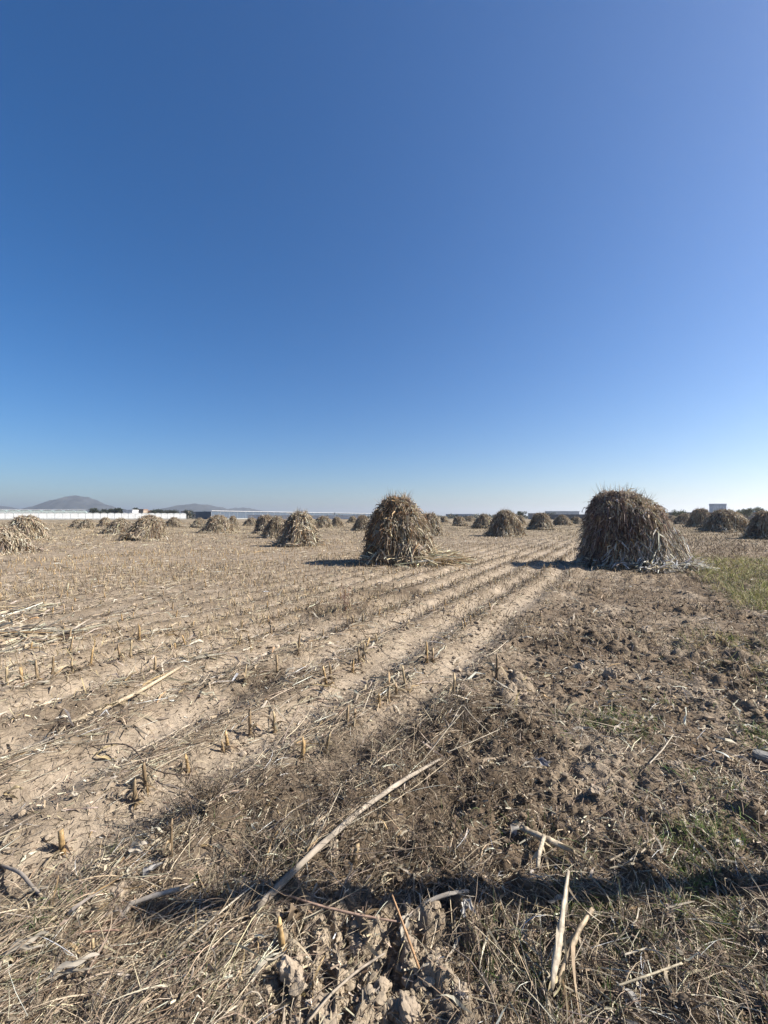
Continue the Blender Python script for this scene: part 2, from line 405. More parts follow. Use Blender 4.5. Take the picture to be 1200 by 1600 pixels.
tw = shed('tower_block', 'tall pale grey panelled industrial block standing alone above the boundary wall', 'building', 1114, 1135, 787, 0, 520, 6, (.60,.66,.74), (.52,.58,.66))
for i_ in range(5):
    m = MB(); m.box((-6.4 + i_ * 3.2, -3.05, 8), (.25, .2, 15), (.42,.48,.56)); m.build('seam', M_wall, tw)
shed('house', 'flat roofed pale block peeping over the wall near the right edge', 'house', 1173, 1186, 795.8, 0, 380, 9, (.55,.60,.66), (.45,.5,.55), 2)

def wall_obj(label, xa, ya, xb, yb, h, th, col, nposts):
    L = math.hypot(xb - xa, yb - ya); rz = math.atan2(yb - ya, xb - xa)
    t = empty('boundary_wall', (xa, ya, 0), rz); tag(t, label, 'wall')
    m = MB(); m.box((L / 2, 0, h / 2), (L, th, h), col); m.build('wall_panel', M_wall, t)
    m = MB(); m.box((L / 2, 0, h + .06), (L, th + .12, .115), np.array(col) * 1.25); m.build('coping', M_wall, t)
    for i in range(nposts):
        m = MB(); m.box((L * i / (nposts - 1), -th / 2 - .1, h / 2 - .02), (.4, .2, h - .04), np.array(col) * 1.1); m.build('pillar', M_wall, t)
    return t
wall_obj('long dark grey block boundary wall behind the right hand shocks', at_dist(1000, 235.), 235, at_dist(1420, 235.), 235, zpix(800.8, 235.), .3, (.19,.18,.19), 16)
wall_obj('dark boundary wall stretch seen left of the big right shock', at_dist(838, 290.), 290, at_dist(996, 238.), 238, zpix(804, 270.), .3, (.22,.20,.20), 9)

# ------------------------------------------------------------------ far trees and scrub
def tree(label, px, d, h, wd, seed, col=(.055, .075, .03), name='tree', group=None):
    r = rng(seed); t = empty(name, (at_dist(px, d), d, 0)); tag(t, label, 'tree', group)
    m = MB()
    strips(m, [[0, 0, 0]], [[.05, 0, 1]], [h * .7], [h * .07], (.13,.10,.07), k=4, sides=5, seed=seed, taper=.3)
    nb = 7; a = r.uniform(0, 2 * pi, nb)
    strips(m, np.stack([np.zeros(nb), np.zeros(nb), r.uniform(.25, .5, nb) * h], 1), np.stack([np.cos(a), np.sin(a), np.full(nb, 1.)], 1), r.uniform(.3, .5, nb) * h, h * .03, (.13,.10,.07), k=3, sides=3, seed=seed, taper=.3)
    m.build('trunk', M_wood, t)
    n = 1400; nc = 9
    cc = np.stack([r.normal(size=nc) * wd * .22, r.normal(size=nc) * wd * .22, r.uniform(.42, .85, nc) * h], 1); cr = r.uniform(.16, .28, nc) * wd
    k = r.integers(0, nc, n); P = cc[k] + norm(r.normal(size=(n, 3))) * (cr[k] * r.uniform(.4, 1.1, n))[:, None] * np.array([1, 1, .75])
    c = np.array(col) * np.exp(r.normal(size=(n, 1)) * .3)
    m = MB(); strips(m, P, r.normal(size=(n, 3)), h * .09, h * .05, c, k=1, seed=seed + 1, taper=.6); m.build('crown', M_green, t)
    return t
TG = 'far trees along the horizon'
for k_, (px, d, h, wd, lb) in enumerate([
    (147, 430, 8, 9, 'dark rounded tree above the greenhouse at the foot of the big hill'),
    (156, 430, 7, 8, 'second dark tree from the left above the low greenhouse'),
    (163, 440, 9.5, 9, 'tallest dark tree of the clump above the low greenhouse'),
    (178, 430, 8, 10, 'dark bushy tree just left of the white packing house'),
    (186, 430, 8.5, 9, 'dark tree touching the left side of the white packing house'),
    (211, 450, 9, 7, 'thin dark tree between the packing house and the beige house'),
    (240, 470, 8, 10, 'dark tree right of the red roofed house'),
    (248, 480, 8, 11, 'rounded dark tree on the hillside foot right of the red roofed house'),
    (262, 470, 7, 12, 'low wide tree above the right end of the low greenhouse'),
    (275, 470, 7, 12, 'low wide tree next to the pale house on the horizon'),
    (296, 470, 7.5, 10, 'dark tree between the pale house and the grey house'),
    (318, 460, 6.5, 9, 'dark tree at the left end of the dark net greenhouse'),
    (1061, 225, 5.2, 7, 'pale green tree above the boundary wall right of the big right shock'),
    (1123, 300, 7, 7, 'green tree in front of the tall pale block'),
    (1168, 225, 6.6, 8, 'green tree poking over the wall near the right edge'),
    (1192, 215, 6.0, 4, 'thin dark tree over the wall at the right edge'),
    (860, 300, 4.5, 9, 'small brownish tree left of the pale grey warehouse'),
    (814, 260, 4.8, 6, 'lone small tree on the horizon between the shocks'),
    (590, 420, 5.5, 12, 'low dark tree behind the left side of the big middle shock')]):
    g = (.075,.095,.035) if 1050 < px < 1180 else (.05, .06, .035)
    tree(lb, px, d, h * (1.25 if px < 330 else 1), wd, 200 + k_, col=g)
r = rng(5); n = 16000
m = MB(); a = np.arctan((r.uniform(-80, 1280, n) - 600) / F); d = r.uniform(420, 700, n); cl = noise(a * 60, d * 0 + 1.3, 7)
P = np.stack([np.tan(a) * d, d, r.uniform(0, 1, n) ** 1.3 * (1.6 + 3.2 * np.clip(cl + .5, 0, 1))], 1)
strips(m, P, r.normal(size=(n, 3)), 2.2, 1.3, palette(n, [(.06,.065,.035),(.12,.10,.06)], [1, 1], r), k=1, seed=3, taper=.7)
tag(m.build('distant_scrub', M_green), kind='stuff')

# ------------------------------------------------------------------ corn shocks
def shock_meshes(seed, H=2.2, Rb=1.2, Rt=.55, nleaf=2500, nstalk=300, skirt=500, flare=0.0, fa=0.0, fall=0, falldir=0.0, flat=1.0, leafL=(.22,.5), leafW=(.035,.06), dome=.2, pexp=1.15, skH=.22, skA=0.0, skcol=None, hangp=.4, bushy=0.0, dark=None, fallsp=.22, fpow=.8, lp=.80):
    r = rng(seed)
    def rad_(z, a):
        t = np.clip(z / H, 0, 1)
        p = Rt + (Rb - Rt) * (1 - t) ** pexp
        p = p * np.sqrt(np.clip(1 - (np.clip((t - (1 - dome)) / dome, 0, 1)) ** 2 * .92, 0, 1))
        p = p * (1 + flare * np.clip(np.cos(a - fa), -.05, 1) * (1 - t) ** fpow)
        an = np.stack([np.cos(a), np.sin(a)]); lump = noise(an[0] * 1.6 + seed * 3.1, an[1] * 1.6 + z * 1.7, seed) * .26 + noise(an[0] * 4 + seed, an[1] * 4 + z * 3.5, seed + 1) * .20
        return p * (1 + lump)
    def pt(a, z, k=1.0):
        q = rad_(z, a) * k; return np.stack([np.cos(a) * q, np.sin(a) * q * flat, z], -1)
    out = {}
    # core: solid dark brown lump added to block light through the bundle
    na_, nz_ = 28, 12
    A, Zc = np.meshgrid(np.arange(na_) / na_ * 2 * pi, np.linspace(0, H * .97, nz_)); P = pt(A.ravel(), Zc.ravel(), .86)
    i = np.arange(nz_ - 1)[:, None] * na_; j = np.arange(na_)[None]; jn = (j + 1) % na_
    q = np.stack([i + j, i + jn, i + na_ + jn, i + na_ + j], -1).reshape(-1, 4)
    P = np.concatenate([P, [[0, 0, H * .97]]]); f3 = np.stack([(nz_ - 1) * na_ + np.arange(na_), (nz_ - 1) * na_ + (np.arange(na_) + 1) % na_, np.full(na_, len(P) - 1)], 1)
    m = MB(); m.add(P, [q, f3], (.10, .072, .045))
    n = nstalk; a = r.uniform(0, 2 * pi, n); b = pt(a, np.zeros(n), 1.0) * r.uniform(.85, 1.06, n)[:, None]; zt = H * r.uniform(.7, 1.02, n)
    tp = pt(a + r.normal(size=n) * .25, zt * .97, .93); tp[:, 2] = zt
    D = tp - b; L = np.linalg.norm(D, axis=1)
    strips(m, b, D, L, r.uniform(.016, .028, n), palette(n, STRAW, [3, 2, 2, 2, 1], r), k=3, sides=3, bend=norm(b * [1, 1, 0]) * .05, seed=seed, taper=.5)
    out['stalk_bundle'] = (m, M_stalk)
    # leaves
    n = nleaf; a = r.uniform(0, 2 * pi, n); z = H * r.uniform(.03, 1.0, n) ** .85; P = pt(a, z, 1.0) * np.stack([r.uniform(.9, 1.03, n)] * 2 + [np.ones(n)], 1)
    out_ = np.stack([np.cos(a), np.sin(a), np.zeros(n)], 1); tan = np.stack([-np.sin(a), np.cos(a), np.zeros(n)], 1)
    up = np.where(r.random(n) < .4, 1, -1) * r.uniform(.3, 1.1, n)
    D = out_ * (r.uniform(.1, .7, n) + (r.random(n) < .14) * 1.0)[:, None] + tan * r.normal(size=(n, 1)) * .6; D[:, 2] += up
    bend = out_ * r.uniform(-.1, .25, n)[:, None]; bend[:, 2] -= r.uniform(.15, .9, n)
    hang = r.random(n) < hangp; D = np.where(hang[:, None], out_ * r.uniform(.05, .35, n)[:, None] + tan * r.normal(size=(n, 1)) * .22 + np.array([0, 0, -1.]), D)
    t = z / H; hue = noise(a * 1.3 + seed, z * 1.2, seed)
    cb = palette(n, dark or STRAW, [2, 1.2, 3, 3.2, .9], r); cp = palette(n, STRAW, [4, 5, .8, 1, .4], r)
    light = (r.random(n) < np.clip(lp - t * .6 + hue * 1.2 + .42 * np.cos(a), .1, .95))[:, None]  # pale leaves likelier low down; sunward side also paler, painting its sunlit flank
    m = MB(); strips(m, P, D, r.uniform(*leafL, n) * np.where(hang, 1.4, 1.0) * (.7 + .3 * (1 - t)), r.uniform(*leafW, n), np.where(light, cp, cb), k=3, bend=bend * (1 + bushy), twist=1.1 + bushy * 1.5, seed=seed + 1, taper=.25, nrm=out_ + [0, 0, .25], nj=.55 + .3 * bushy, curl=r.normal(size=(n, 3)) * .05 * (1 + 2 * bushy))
    out['leaves'] = (m, M_leaf)
    # tassels and tips
    n = int(130 + nleaf * .018); a = r.uniform(0, 2 * pi, n); z = H * r.uniform(.82, .99, n); P = pt(a, z, .95)
    D = P * [.5, .5, 0] + r.normal(size=(n, 3)) * .25; D[:, 2] += .9
    m = MB(); strips(m, P, D, r.uniform(.12, .36, n), r.uniform(.006, .016, n), palette(n, STRAW, [3, 2, 2, 2, 1], r), k=2, sides=3, bend=r.normal(size=(n, 3)) * .25, seed=seed + 2, taper=.2)
    out['tassels'] = (m, M_stalk)
    # skirt of butts and fallen leaves
    n = skirt; cl_ = r.random(n) < skA; a = np.where(cl_, r.normal(size=n) * .55 - 1.0, r.uniform(0, 2 * pi, n)); z = np.where(cl_, r.uniform(0, 1, n) ** 2.0 * 1.25 * skH * (.6 + .4 * np.cos(a + .6)) * H, r.uniform(0, .13, n) * H); P = pt(a, z, 1.0) * np.stack([r.uniform(.95, 1.18, n)] * 2 + [np.ones(n)], 1); P[:, 2] += .02
    out_ = np.stack([np.cos(a), np.sin(a), np.zeros(n)], 1); tan = np.stack([-np.sin(a), np.cos(a), np.zeros(n)], 1)
    D = out_ * r.uniform(-.2, .9, n)[:, None] + tan * r.normal(size=(n, 1)) * .8; D[:, 2] += r.uniform(-.1, .6, n)
    bend = np.zeros((n, 3)); bend[:, 2] = -r.uniform(.1, .5, n)
    hi = z > .1 * H; D = np.where(hi[:, None], out_ * r.uniform(.1, .6, n)[:, None] + tan * r.normal(size=(n, 1)) * .9 + np.array([0, 0, -.6]), D)
    m = MB(); strips(m, P, D, r.uniform(.2, .5, n) * np.where(hi, 1.0, 1), r.uniform(.03, .055, n), palette(n, skcol or STRAW, [4, 5, .8, 1, .3], r), k=3, bend=bend, twist=1.5, seed=seed + 3, taper=.35, nrm=out_ + [0, 0, .4], nj=.7)
    V_ = m.V[-1]; V_[:, 2] = np.maximum(V_[:, 2], .012)
    out['husk_skirt'] = (m, M_leaf)
    if fall:
        n = fall; u_ = r.uniform(0, 1, n); an = falldir + r.normal(size=n) * fallsp
        base = Rb * (.8 + u_ * 1.1)
        P = np.stack([np.cos(an) * base, np.sin(an) * base, r.uniform(.05, .34, n) * (1 - u_ * .5)], 1)
        fd = falldir + .3 + r.normal(size=n) * .6; D = np.stack([np.cos(fd), np.sin(fd), r.normal(size=n) * .2], 1)
        m = MB(); strips(m, P, D, r.uniform(.4, 1.0, n), r.uniform(.022, .045, n), palette(n, [(.64,.48,.29),(.72,.60,.42),(.42,.30,.17)], [5, 5, 1], r), k=3, bend=np.array([0, 0, -.1]) * np.ones((n, 1)), seed=seed + 4, taper=.6, sides=3)
        V_ = m.V[-1]; V_[:, 2] = np.maximum(V_[:, 2], .012)
        out['fallen_stalks'] = (m, M_stalk)
    return out
SG = 'corn shocks standing across the field'
def shock_obj(label, loc, rz, meshes, sc=(1, 1, 1), group=SG):
    t = empty('corn_shock', loc, rz); t.scale = sc; tag(t, label, 'corn shock', group)
    for k, (m, mt) in meshes.items(): m.build(k, mt, t)
    return t
def gz(x, y): return float(height(np.array([float(x)]), np.array([float(y)]))[0])
def copy_tree(o, parent=None):
    c = o.copy(); C.objects.link(c)
    if parent is not None: c.parent = parent
    for ch in list(o.children): copy_tree(ch, c)
    return c

# the two large near ones
x, y = px2(978, 884); y += .2
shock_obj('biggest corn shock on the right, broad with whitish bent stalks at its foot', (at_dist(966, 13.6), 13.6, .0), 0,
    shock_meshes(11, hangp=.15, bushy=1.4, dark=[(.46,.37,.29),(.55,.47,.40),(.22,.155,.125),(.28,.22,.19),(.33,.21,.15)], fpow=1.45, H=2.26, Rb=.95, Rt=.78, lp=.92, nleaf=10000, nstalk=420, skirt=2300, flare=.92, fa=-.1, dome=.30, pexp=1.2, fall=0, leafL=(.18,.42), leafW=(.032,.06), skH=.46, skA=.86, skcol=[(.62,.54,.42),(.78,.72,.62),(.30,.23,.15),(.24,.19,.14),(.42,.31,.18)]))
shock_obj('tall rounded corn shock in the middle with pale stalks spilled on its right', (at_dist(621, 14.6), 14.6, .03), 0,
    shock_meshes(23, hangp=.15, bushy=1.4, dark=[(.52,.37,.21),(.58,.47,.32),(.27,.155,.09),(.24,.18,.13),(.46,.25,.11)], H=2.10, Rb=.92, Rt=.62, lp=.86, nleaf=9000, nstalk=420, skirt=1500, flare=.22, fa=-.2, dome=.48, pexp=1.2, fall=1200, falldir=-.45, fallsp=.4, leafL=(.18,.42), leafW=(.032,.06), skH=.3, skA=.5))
# templates for the rest
TPL = []
for k_, kw in enumerate([dict(H=2.0, Rb=1.15, Rt=.5, flare=.2, fa=-.3), dict(H=2.0, Rb=1.35, Rt=.45, flare=.3, fa=2.6, pexp=.85), dict(H=2.0, Rb=1.1, Rt=.65, flare=.1, fa=1, dome=.3),
                         dict(H=2.0, Rb=1.5, Rt=.55, flare=.4, fa=.3, pexp=.7, dome=.35), dict(H=2.0, Rb=1.0, Rt=.42, flare=.2, fa=4), dict(H=2.0, Rb=1.3, Rt=.3, flare=.5, fa=.6, pexp=.6, dome=.45), dict(H=2.0, Rb=1.15, Rt=.7, flare=.35, fa=3.0, dome=.5)]):
    TPL.append(shock_meshes(40 + k_, lp=.98, bushy=.5, nleaf=3200, nstalk=200, skirt=520, leafL=(.25,.55), leafW=(.045,.075), **kw))
proto = {}
SHOCKS = [  # px, top, base, width px, template, label
 (-6,820,868,86,3,'spread low shock cut by the left edge with leaves sliding to its right'),
 (42,807,845,56,0,'shock near the left edge with a dark hollow on its left side'),
 (122,812,825,22,1,'small flat shock alone before the low white greenhouse, left half of a pair'),
 (136,811.5,826,20,2,'small dark shock touching the right side of a small flat one'),
 (165,809,823,18,4,'tiny narrow shock left of the two overlapping left shocks'),
 (189,811,834,46,3,'wide shock half behind the bushier one left of the photo centre'),
 (229,806,845,58,1,'bushy shock with pale foot standing before the end of the low greenhouse'),
 (250,809,822,17,4,'tiny far shock just right of the bushy one with pale foot'),
 (271,808.5,824,24,3,'small far shock with long pale leaves at its right'),
 (312,810,824.5,26,1,'small low shock left of the wide one under the grey house'),
 (341,806,833,48,1,'wide shock with pale right side under the dark net greenhouse end'),
 (364,807.5,829,18,4,'narrow shock half hidden behind the wide one with pale right side'),
 (393,809.5,821.5,26,3,'far low pile shaped shock before the small white shed'),
 (416,806,834,36,0,'rear shock of the leaning pair left of the tall pointed one'),
 (430,807.5,841,40,3,'front shock of the leaning pair left of the tall pointed one'),
 (470,801,854,58,4,'tall pointed shock, third largest, left of the big middle one'),
 (505,807,825,28,0,'far shock right behind the tall pointed one'),
 (525,808,823.5,20,3,'pale low far shock second to the right of the tall pointed one'),
 (551,807,817,14,2,'tiny dark shock on the horizon left of the big middle one'),
 (566,806,829,26,0,'shock peeping out from the left flank of the big middle one'),
 (672,803,838,36,2,'shock peeping out from the right flank of the big middle one'),
 (694,807,816.5,14,4,'tiny shock on the horizon right of the big middle one'),
 (718,808,822,22,0,'small very dark shock alone right of the big middle one'),
 (734,806.5,815,16,2,'tiny rounded shock under the blue roofed warehouse'),
 (755,804,826,34,1,'dark shock overlapping the left side of the bushy centre right one'),
 (787,798,838,54,3,'bushy centre right shock with sunlit right flank'),
 (813,806,820,16,4,'thin far shock right of the bushy centre right one'),
 (845,802.5,828,36,0,'rounded grey shock before the brown roofed warehouse'),
 (879,805,821,28,1,'low dark far shock before the pale grey warehouse, the left one'),
 (900,808,819,17,2,'small dome shaped far shock next to the low dark one'),
 (914,808.5,818.5,12,0,'tiniest shock at the left shoulder of the biggest right one'),
 (1034,807,817,18,3,'tiny far shock at the right shoulder of the biggest one'),
 (1049,806,815.5,17,2,'dark flat topped far shock before the boundary wall'),
 (1069,803,819,24,0,'round dark far shock under the pale green tree'),
 (1085,798,815,13,4,'hazy far shock behind the dark pointed one on the right'),
 (1095,796,824,34,0,'dark pointed shock left of the broad collapsed one'),
 (1131,797,831.5,64,3,'broad collapsed shock with dark hollows on the right'),
 (1200,800,843,56,0,'dark shadowed shock cut by the right edge'),
]
rr = random.Random(4)
for (px, pt_, pb, wpx, ti, lb) in SHOCKS:
    ti = {0: (0, 6, 5), 1: (1, 5), 2: (2, 6), 3: (3, 5), 4: (4, 0)}[ti][rr.randrange(2)]
    d = F * CAM_H / (pb - HOR) ; Hs = (pb - pt_) / (pb - HOR) * CAM_H
    wd = wpx / F * d; d += wd * .35
    tw_ = {0:2.4, 1:2.9, 2:2.25, 3:3.3, 4:2.1, 5:2.8, 6:2.5}[ti]
    rz = rr.uniform(-.9, .9)
    loc = (at_dist(px, d), d, -.03); sc = (wd / tw_ * 1.05, wd / tw_ * 1.05, Hs / 2.12 * 1.10); 
    if ti not in proto:
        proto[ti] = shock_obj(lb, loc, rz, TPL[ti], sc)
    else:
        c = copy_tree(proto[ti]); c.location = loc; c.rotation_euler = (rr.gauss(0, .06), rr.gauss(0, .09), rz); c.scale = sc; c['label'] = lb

# ------------------------------------------------------------------ litter over the field (uncountable)
def sample(n, r0, r1, r, amax=47):
    a = np.radians(r.uniform(-amax, amax, n)); d = np.exp(r.uniform(math.log(r0), math.log(r1), n))
    return np.sin(a) * d, np.cos(a) * d
def flatdirs(n, r, along=0.35, lift=.15, base=None):
    a = r.uniform(0, 2 * pi, n); b = (TH if base is None else base) + r.normal(size=n) * .35
    use = r.random(n) < along
    a = np.where(use, b, a)
    return np.stack([np.sin(a), np.cos(a), np.abs(r.normal(size=n)) * lift], 1)
def litter_density(x, y):
    u, v = uv_rows(x, y); B = zoneB(x, y)
    ridge = 0.5 + 0.5 * np.cos((u - ROW0) / ROWD * 2 * pi)
    d = np.hypot(x, y)
    base = (1 - B) * (.06 + .75 * ridge ** 2.2) + B * .17
    pat = np.clip(.55 + 1.5 * fbm(x * 1.4, y * 1.4, 71, 3), .04, 1.5)
    k = base * pat * np.clip(1.25 - .5 * B, 0, 1) + .12 * weed_mask(x, y) + .5 * grassM(x, y)
    k = k + sstep(2.15, 1.6, y) * .35 + sstep(20, 40, d) * .2
    k = k * (1 - .9 * bare(x, y))
    return k
def place(n, r0, r1, r, dens, amax=47):
    x, y = sample(n, r0, r1, r, amax); k = dens(x, y); s = r.random(n) < k
    x, y = x[s], y[s]; return x, y, height(x, y)

# loose straw
m = MB()
for (n, r0, r1, L0, L1, w0, w1, k, sd) in [(60000, .95, 3.2, .02, .20, .0010, .0034, 3, 1), (90000, 3, 9, .03, .22, .002, .006, 2, 2), (90000, 9, 26, .05, .26, .005, .013, 1, 3), (80000, 24, 110, .12, .4, .018, .04, 1, 4)]:
    r = rng(100 + sd); x, y, z = place(n, r0, r1, r, litter_density); n = len(x)
    P = np.stack([x, y, z + r.uniform(0, .012, n)], 1); D = flatdirs(n, r, .4, .18)
    bend = r.normal(size=(n, 3)) * .22; bend[:, 2] = -np.abs(bend[:, 2]) * .5 - .06
    B = zoneB(x, y)
    c = palette(n, LITTER, [3.6, 3.2, 2, 1.6], r, .38)
    strips(m, P, D, r.uniform(L0, L1, n), r.uniform(w0, w1, n), c, k=k, bend=bend, twist=1.5, seed=sd, taper=.4)
tag(m.build('loose_straw', M_straw), kind='stuff')

m = MB(); r = rng(28)
x, y, z = place(16000, 1.3, 14, r, lambda x, y: (1 - zoneB(x, y)) * (.5 + .5 * np.cos((uv_rows(x, y)[0] - ROW0) / ROWD * 2 * pi)) ** 2 * np.clip(.3 + 1.4 * fbm(x * .8, y * .8, 29, 3), 0, 1)); n = len(x); d = np.hypot(x, y)
strips(m, np.stack([x, y, z + r.uniform(.005, .05, n)], 1), flatdirs(n, r, .85, .06), r.uniform(.12, .5, n), r.uniform(.002, .006, n) * (.7 + .12 * d), palette(n, LITTER, [4, 3, 2, 2], r, .3), k=4, bend=r.normal(size=(n, 3)) * [.12, .12, .04], twist=2, seed=29, taper=.4)
tag(m.build('straw_swaths', M_straw), kind='stuff')

# dry broken leaves
m = MB()
for (n, r0, r1, L0, L1, w0, w1, k, sd) in [(8000, .95, 3.5, .03, .15, .004, .015, 5, 11), (18000, 3.4, 12, .05, .24, .01, .03, 3, 12), (22000, 12, 60, .10, .3, .02, .05, 2, 13)]:
    r = rng(100 + sd); x, y, z = place(n, r0, r1, r, lambda x, y: litter_density(x, y) * .8 + .03); n = len(x)
    P = np.stack([x, y, z + r.uniform(.0, .015, n)], 1); D = flatdirs(n, r, .3, .35)
    bend = r.normal(size=(n, 3)) * .45; bend[:, 2] = -np.abs(bend[:, 2]) * .6 - .12
    curl = r.normal(size=(n, 3)) * .05
    strips(m, P, D, r.uniform(L0, L1, n), r.uniform(w0, w1, n), palette(n, [(.46,.38,.27),(.60,.53,.42),(.30,.25,.19),(.42,.30,.16)], [3, 3, 2, 1], r, .2), k=k, bend=bend, twist=3.5, seed=sd, taper=.3, curl=curl)
tag(m.build('dry_leaf_litter', M_leaf), kind='stuff')

# tangled dead weeds
m = MB()
r = rng(31); x, y, z = place(60000, .95, 12, r, lambda x, y: np.clip(weed_mask(x, y) * 1.1 - .15 + .9 * noise(x * 5, y * 5, 5), 0, 1)); n = len(x)
mk = weed_mask(x, y)
P = np.stack([x, y, z - .01 + r.uniform(0, .17, n) * mk * np.clip(.6 + 1.2 * noise(x * 5, y * 5, 5), .1, 1.3)], 1)
D = r.normal(size=(n, 3)); D[:, 2] = np.abs(D[:, 2]) * .7
strips(m, P, D, r.uniform(.04, .17, n), r.uniform(.0012, .003, n) * (1 + np.hypot(x, y) * .10), palette(n, [(.15,.11,.07),(.22,.168,.112),(.40,.32,.22),(.08,.06,.045)], [4, 3, 1.6, 3], r, .25), k=3, sides=2, bend=r.normal(size=(n, 3)) * .5, seed=32, taper=.4, curl=r.normal(size=(n, 3)) * .06)
tag(m.build('tangled_dead_weeds', M_straw), kind='stuff')

# small leaf and twig crumbs everywhere on the turned ground
m = MB(); r = rng(35); x, y, z = place(170000, .95, 16, r, lambda x, y: .3 + .6 * zoneB(x, y) * np.clip(.5 + noise(x * 2, y * 2, 8), 0, 1) + .2 * litter_density(x, y)); n = len(x)
d = np.hypot(x, y); P = np.stack([x, y, z + .003], 1)
strips(m, P, flatdirs(n, r, 0, .5), r.uniform(.008, .035, n) * (1 + d * .08), r.uniform(.002, .008, n) * (1 + d * .12), palette(n, LITTER, [3, 2.2, 3.4, 2.4], r, .3), k=1, seed=36, taper=.7)
tag(m.build('leaf_crumbs', M_straw), kind='stuff')

# bottom-edge matted grass, combed to the lower right
m = MB(); r = rng(51)
def combed(x, y):
    a = sstep(1.97, 1.68, y + .1 * noise(x * 4, y * 4, 2))
    soil = bare(x, y) * .97
    return .85 * a * (1 - soil) * np.clip(.75 + .6 * noise(x * 5, y * 5, 9), .1, 1)
x, y = sample(42000, .9, 2.9, r, 52); s = r.random(len(x)) < combed(x, y); x, y = x[s], y[s]; n = len(x); z = height(x, y)
aim = np.where(x > .25, np.where(x < .55, pi + r.normal(size=n) * .15, pi * .78 + r.normal(size=n) * .35), pi * 1.2 + r.normal(size=n) * .35)
flip = r.random(n) < .25; aim = np.where(flip, r.uniform(0, 2 * pi, n), aim)
D = np.stack([np.sin(aim), np.cos(aim), r.uniform(.2, 1.1, n)], 1)
bend = np.zeros((n, 3)); bend[:, 2] = -r.uniform(.3, .8, n); bend[:, :2] = r.normal(size=(n, 2)) * .2
c = palette(n, [(.38,.295,.20),(.55,.455,.33),(.17,.12,.08),(.27,.215,.155)], [4, 2.4, 3.6, 2.4], r, .25)
strips(m, np.stack([x, y, z - .005], 1), D, r.uniform(.07, .24, n), r.uniform(.0016, .0046, n), c, k=4, bend=bend, twist=1.5, seed=52, taper=.25)
tag(m.build('matted_dry_grass', M_straw), kind='stuff')

# green / yellow-green grass
m = MB(); r = rng(61)
x, y = sample(420000, 1.0, 20, r, 50); g = grassM(x, y); s = r.random(len(x)) < g * np.clip(.35 + 1.6 * noise(x * 2.6, y * 2.6, 14), 0, 1) * np.where(y > 4, np.where(y > 7, 1., .5), .6); x, y = x[s], y[s]; n = len(x); z = height(x, y); d = np.hypot(x, y)
D = r.normal(size=(n, 3)) * .45; D[:, 2] = 1
bend = r.normal(size=(n, 3)) * .3; bend[:, 2] = -r.uniform(.1, .5, n)
c = palette(n, [(.13,.17,.05),(.36,.35,.12),(.50,.44,.22),(.07,.09,.03)], [2, 4, 4, 1], r, .2); nearc = palette(n, [(.13,.20,.05),(.22,.28,.09),(.35,.31,.16)], [3, 3, 2], r, .2)
c = np.where((y < 4)[:, None], nearc, c)
strips(m, np.stack([x, y, z - .01], 1), D, r.uniform(.06, .22, n) * np.where(y > 7, 2.1, np.where(y > 4, 1.2, .5)) * np.clip(.6 + 1.2 * noise(x * 2.6, y * 2.6, 14), .4, 1.4), (.003 + .0006 * d) * r.uniform(.6, 1.4, n), c, k=3, bend=bend, twist=1, seed=62, taper=.1)
# sparse green blades along the bottom edge
x, y = sample(11000, .95, 2.3, r, 50); s = r.random(len(x)) < np.clip(.12 + .35 * sstep(.4, .9, x) + noise(x * 3, y * 3, 66), 0, 1) * (np.abs(x + .02) > .3); x, y = x[s], y[s]; n = len(x)
D = r.normal(size=(n, 3)) * .5; D[:, 2] = .8; bend = r.normal(size=(n, 3)) * .3; bend[:, 2] -= .3
strips(m, np.stack([x, y, height(x, y)], 1), D, r.uniform(.03, .11, n), r.uniform(.0018, .0035, n), palette(n, [(.10,.15,.045),(.18,.22,.08)], [1, 1], r), k=3, bend=bend, twist=1, seed=64, taper=.1)
tag(m.build('green_grass', M_green), kind='stuff')

# fine upright stubble and brown dead growth out in the field
m = MB(); r = rng(71)
def fdens(x, y):
    d = np.hypot(x, y); return (np.clip(.35 + 1.0 * fbm(x * .35, y * .35, 72, 3), 0.02, 1) * sstep(3, 9, d) + .8 * sstep(1.2, 2.2, uv_rows(x, y)[0]) * sstep(8, 12, y))
x, y, z = place(130000, 4, 130, r, fdens); n = len(x); d = np.hypot(x, y)
D = r.normal(size=(n, 3)) * .5; D[:, 2] = 1
strips(m, np.stack([x, y, z - .01], 1), D, r.uniform(.05, .14, n) * (1 + d * .012), (.004 + .0011 * d) * r.uniform(.6, 1.3, n), palette(n, [(.36,.27,.15),(.46,.37,.24),(.22,.16,.10)], [3, 2, 2], r, .25), k=1, seed=73, taper=.5)
tag(m.build('far_stubble', M_straw), kind='stuff')

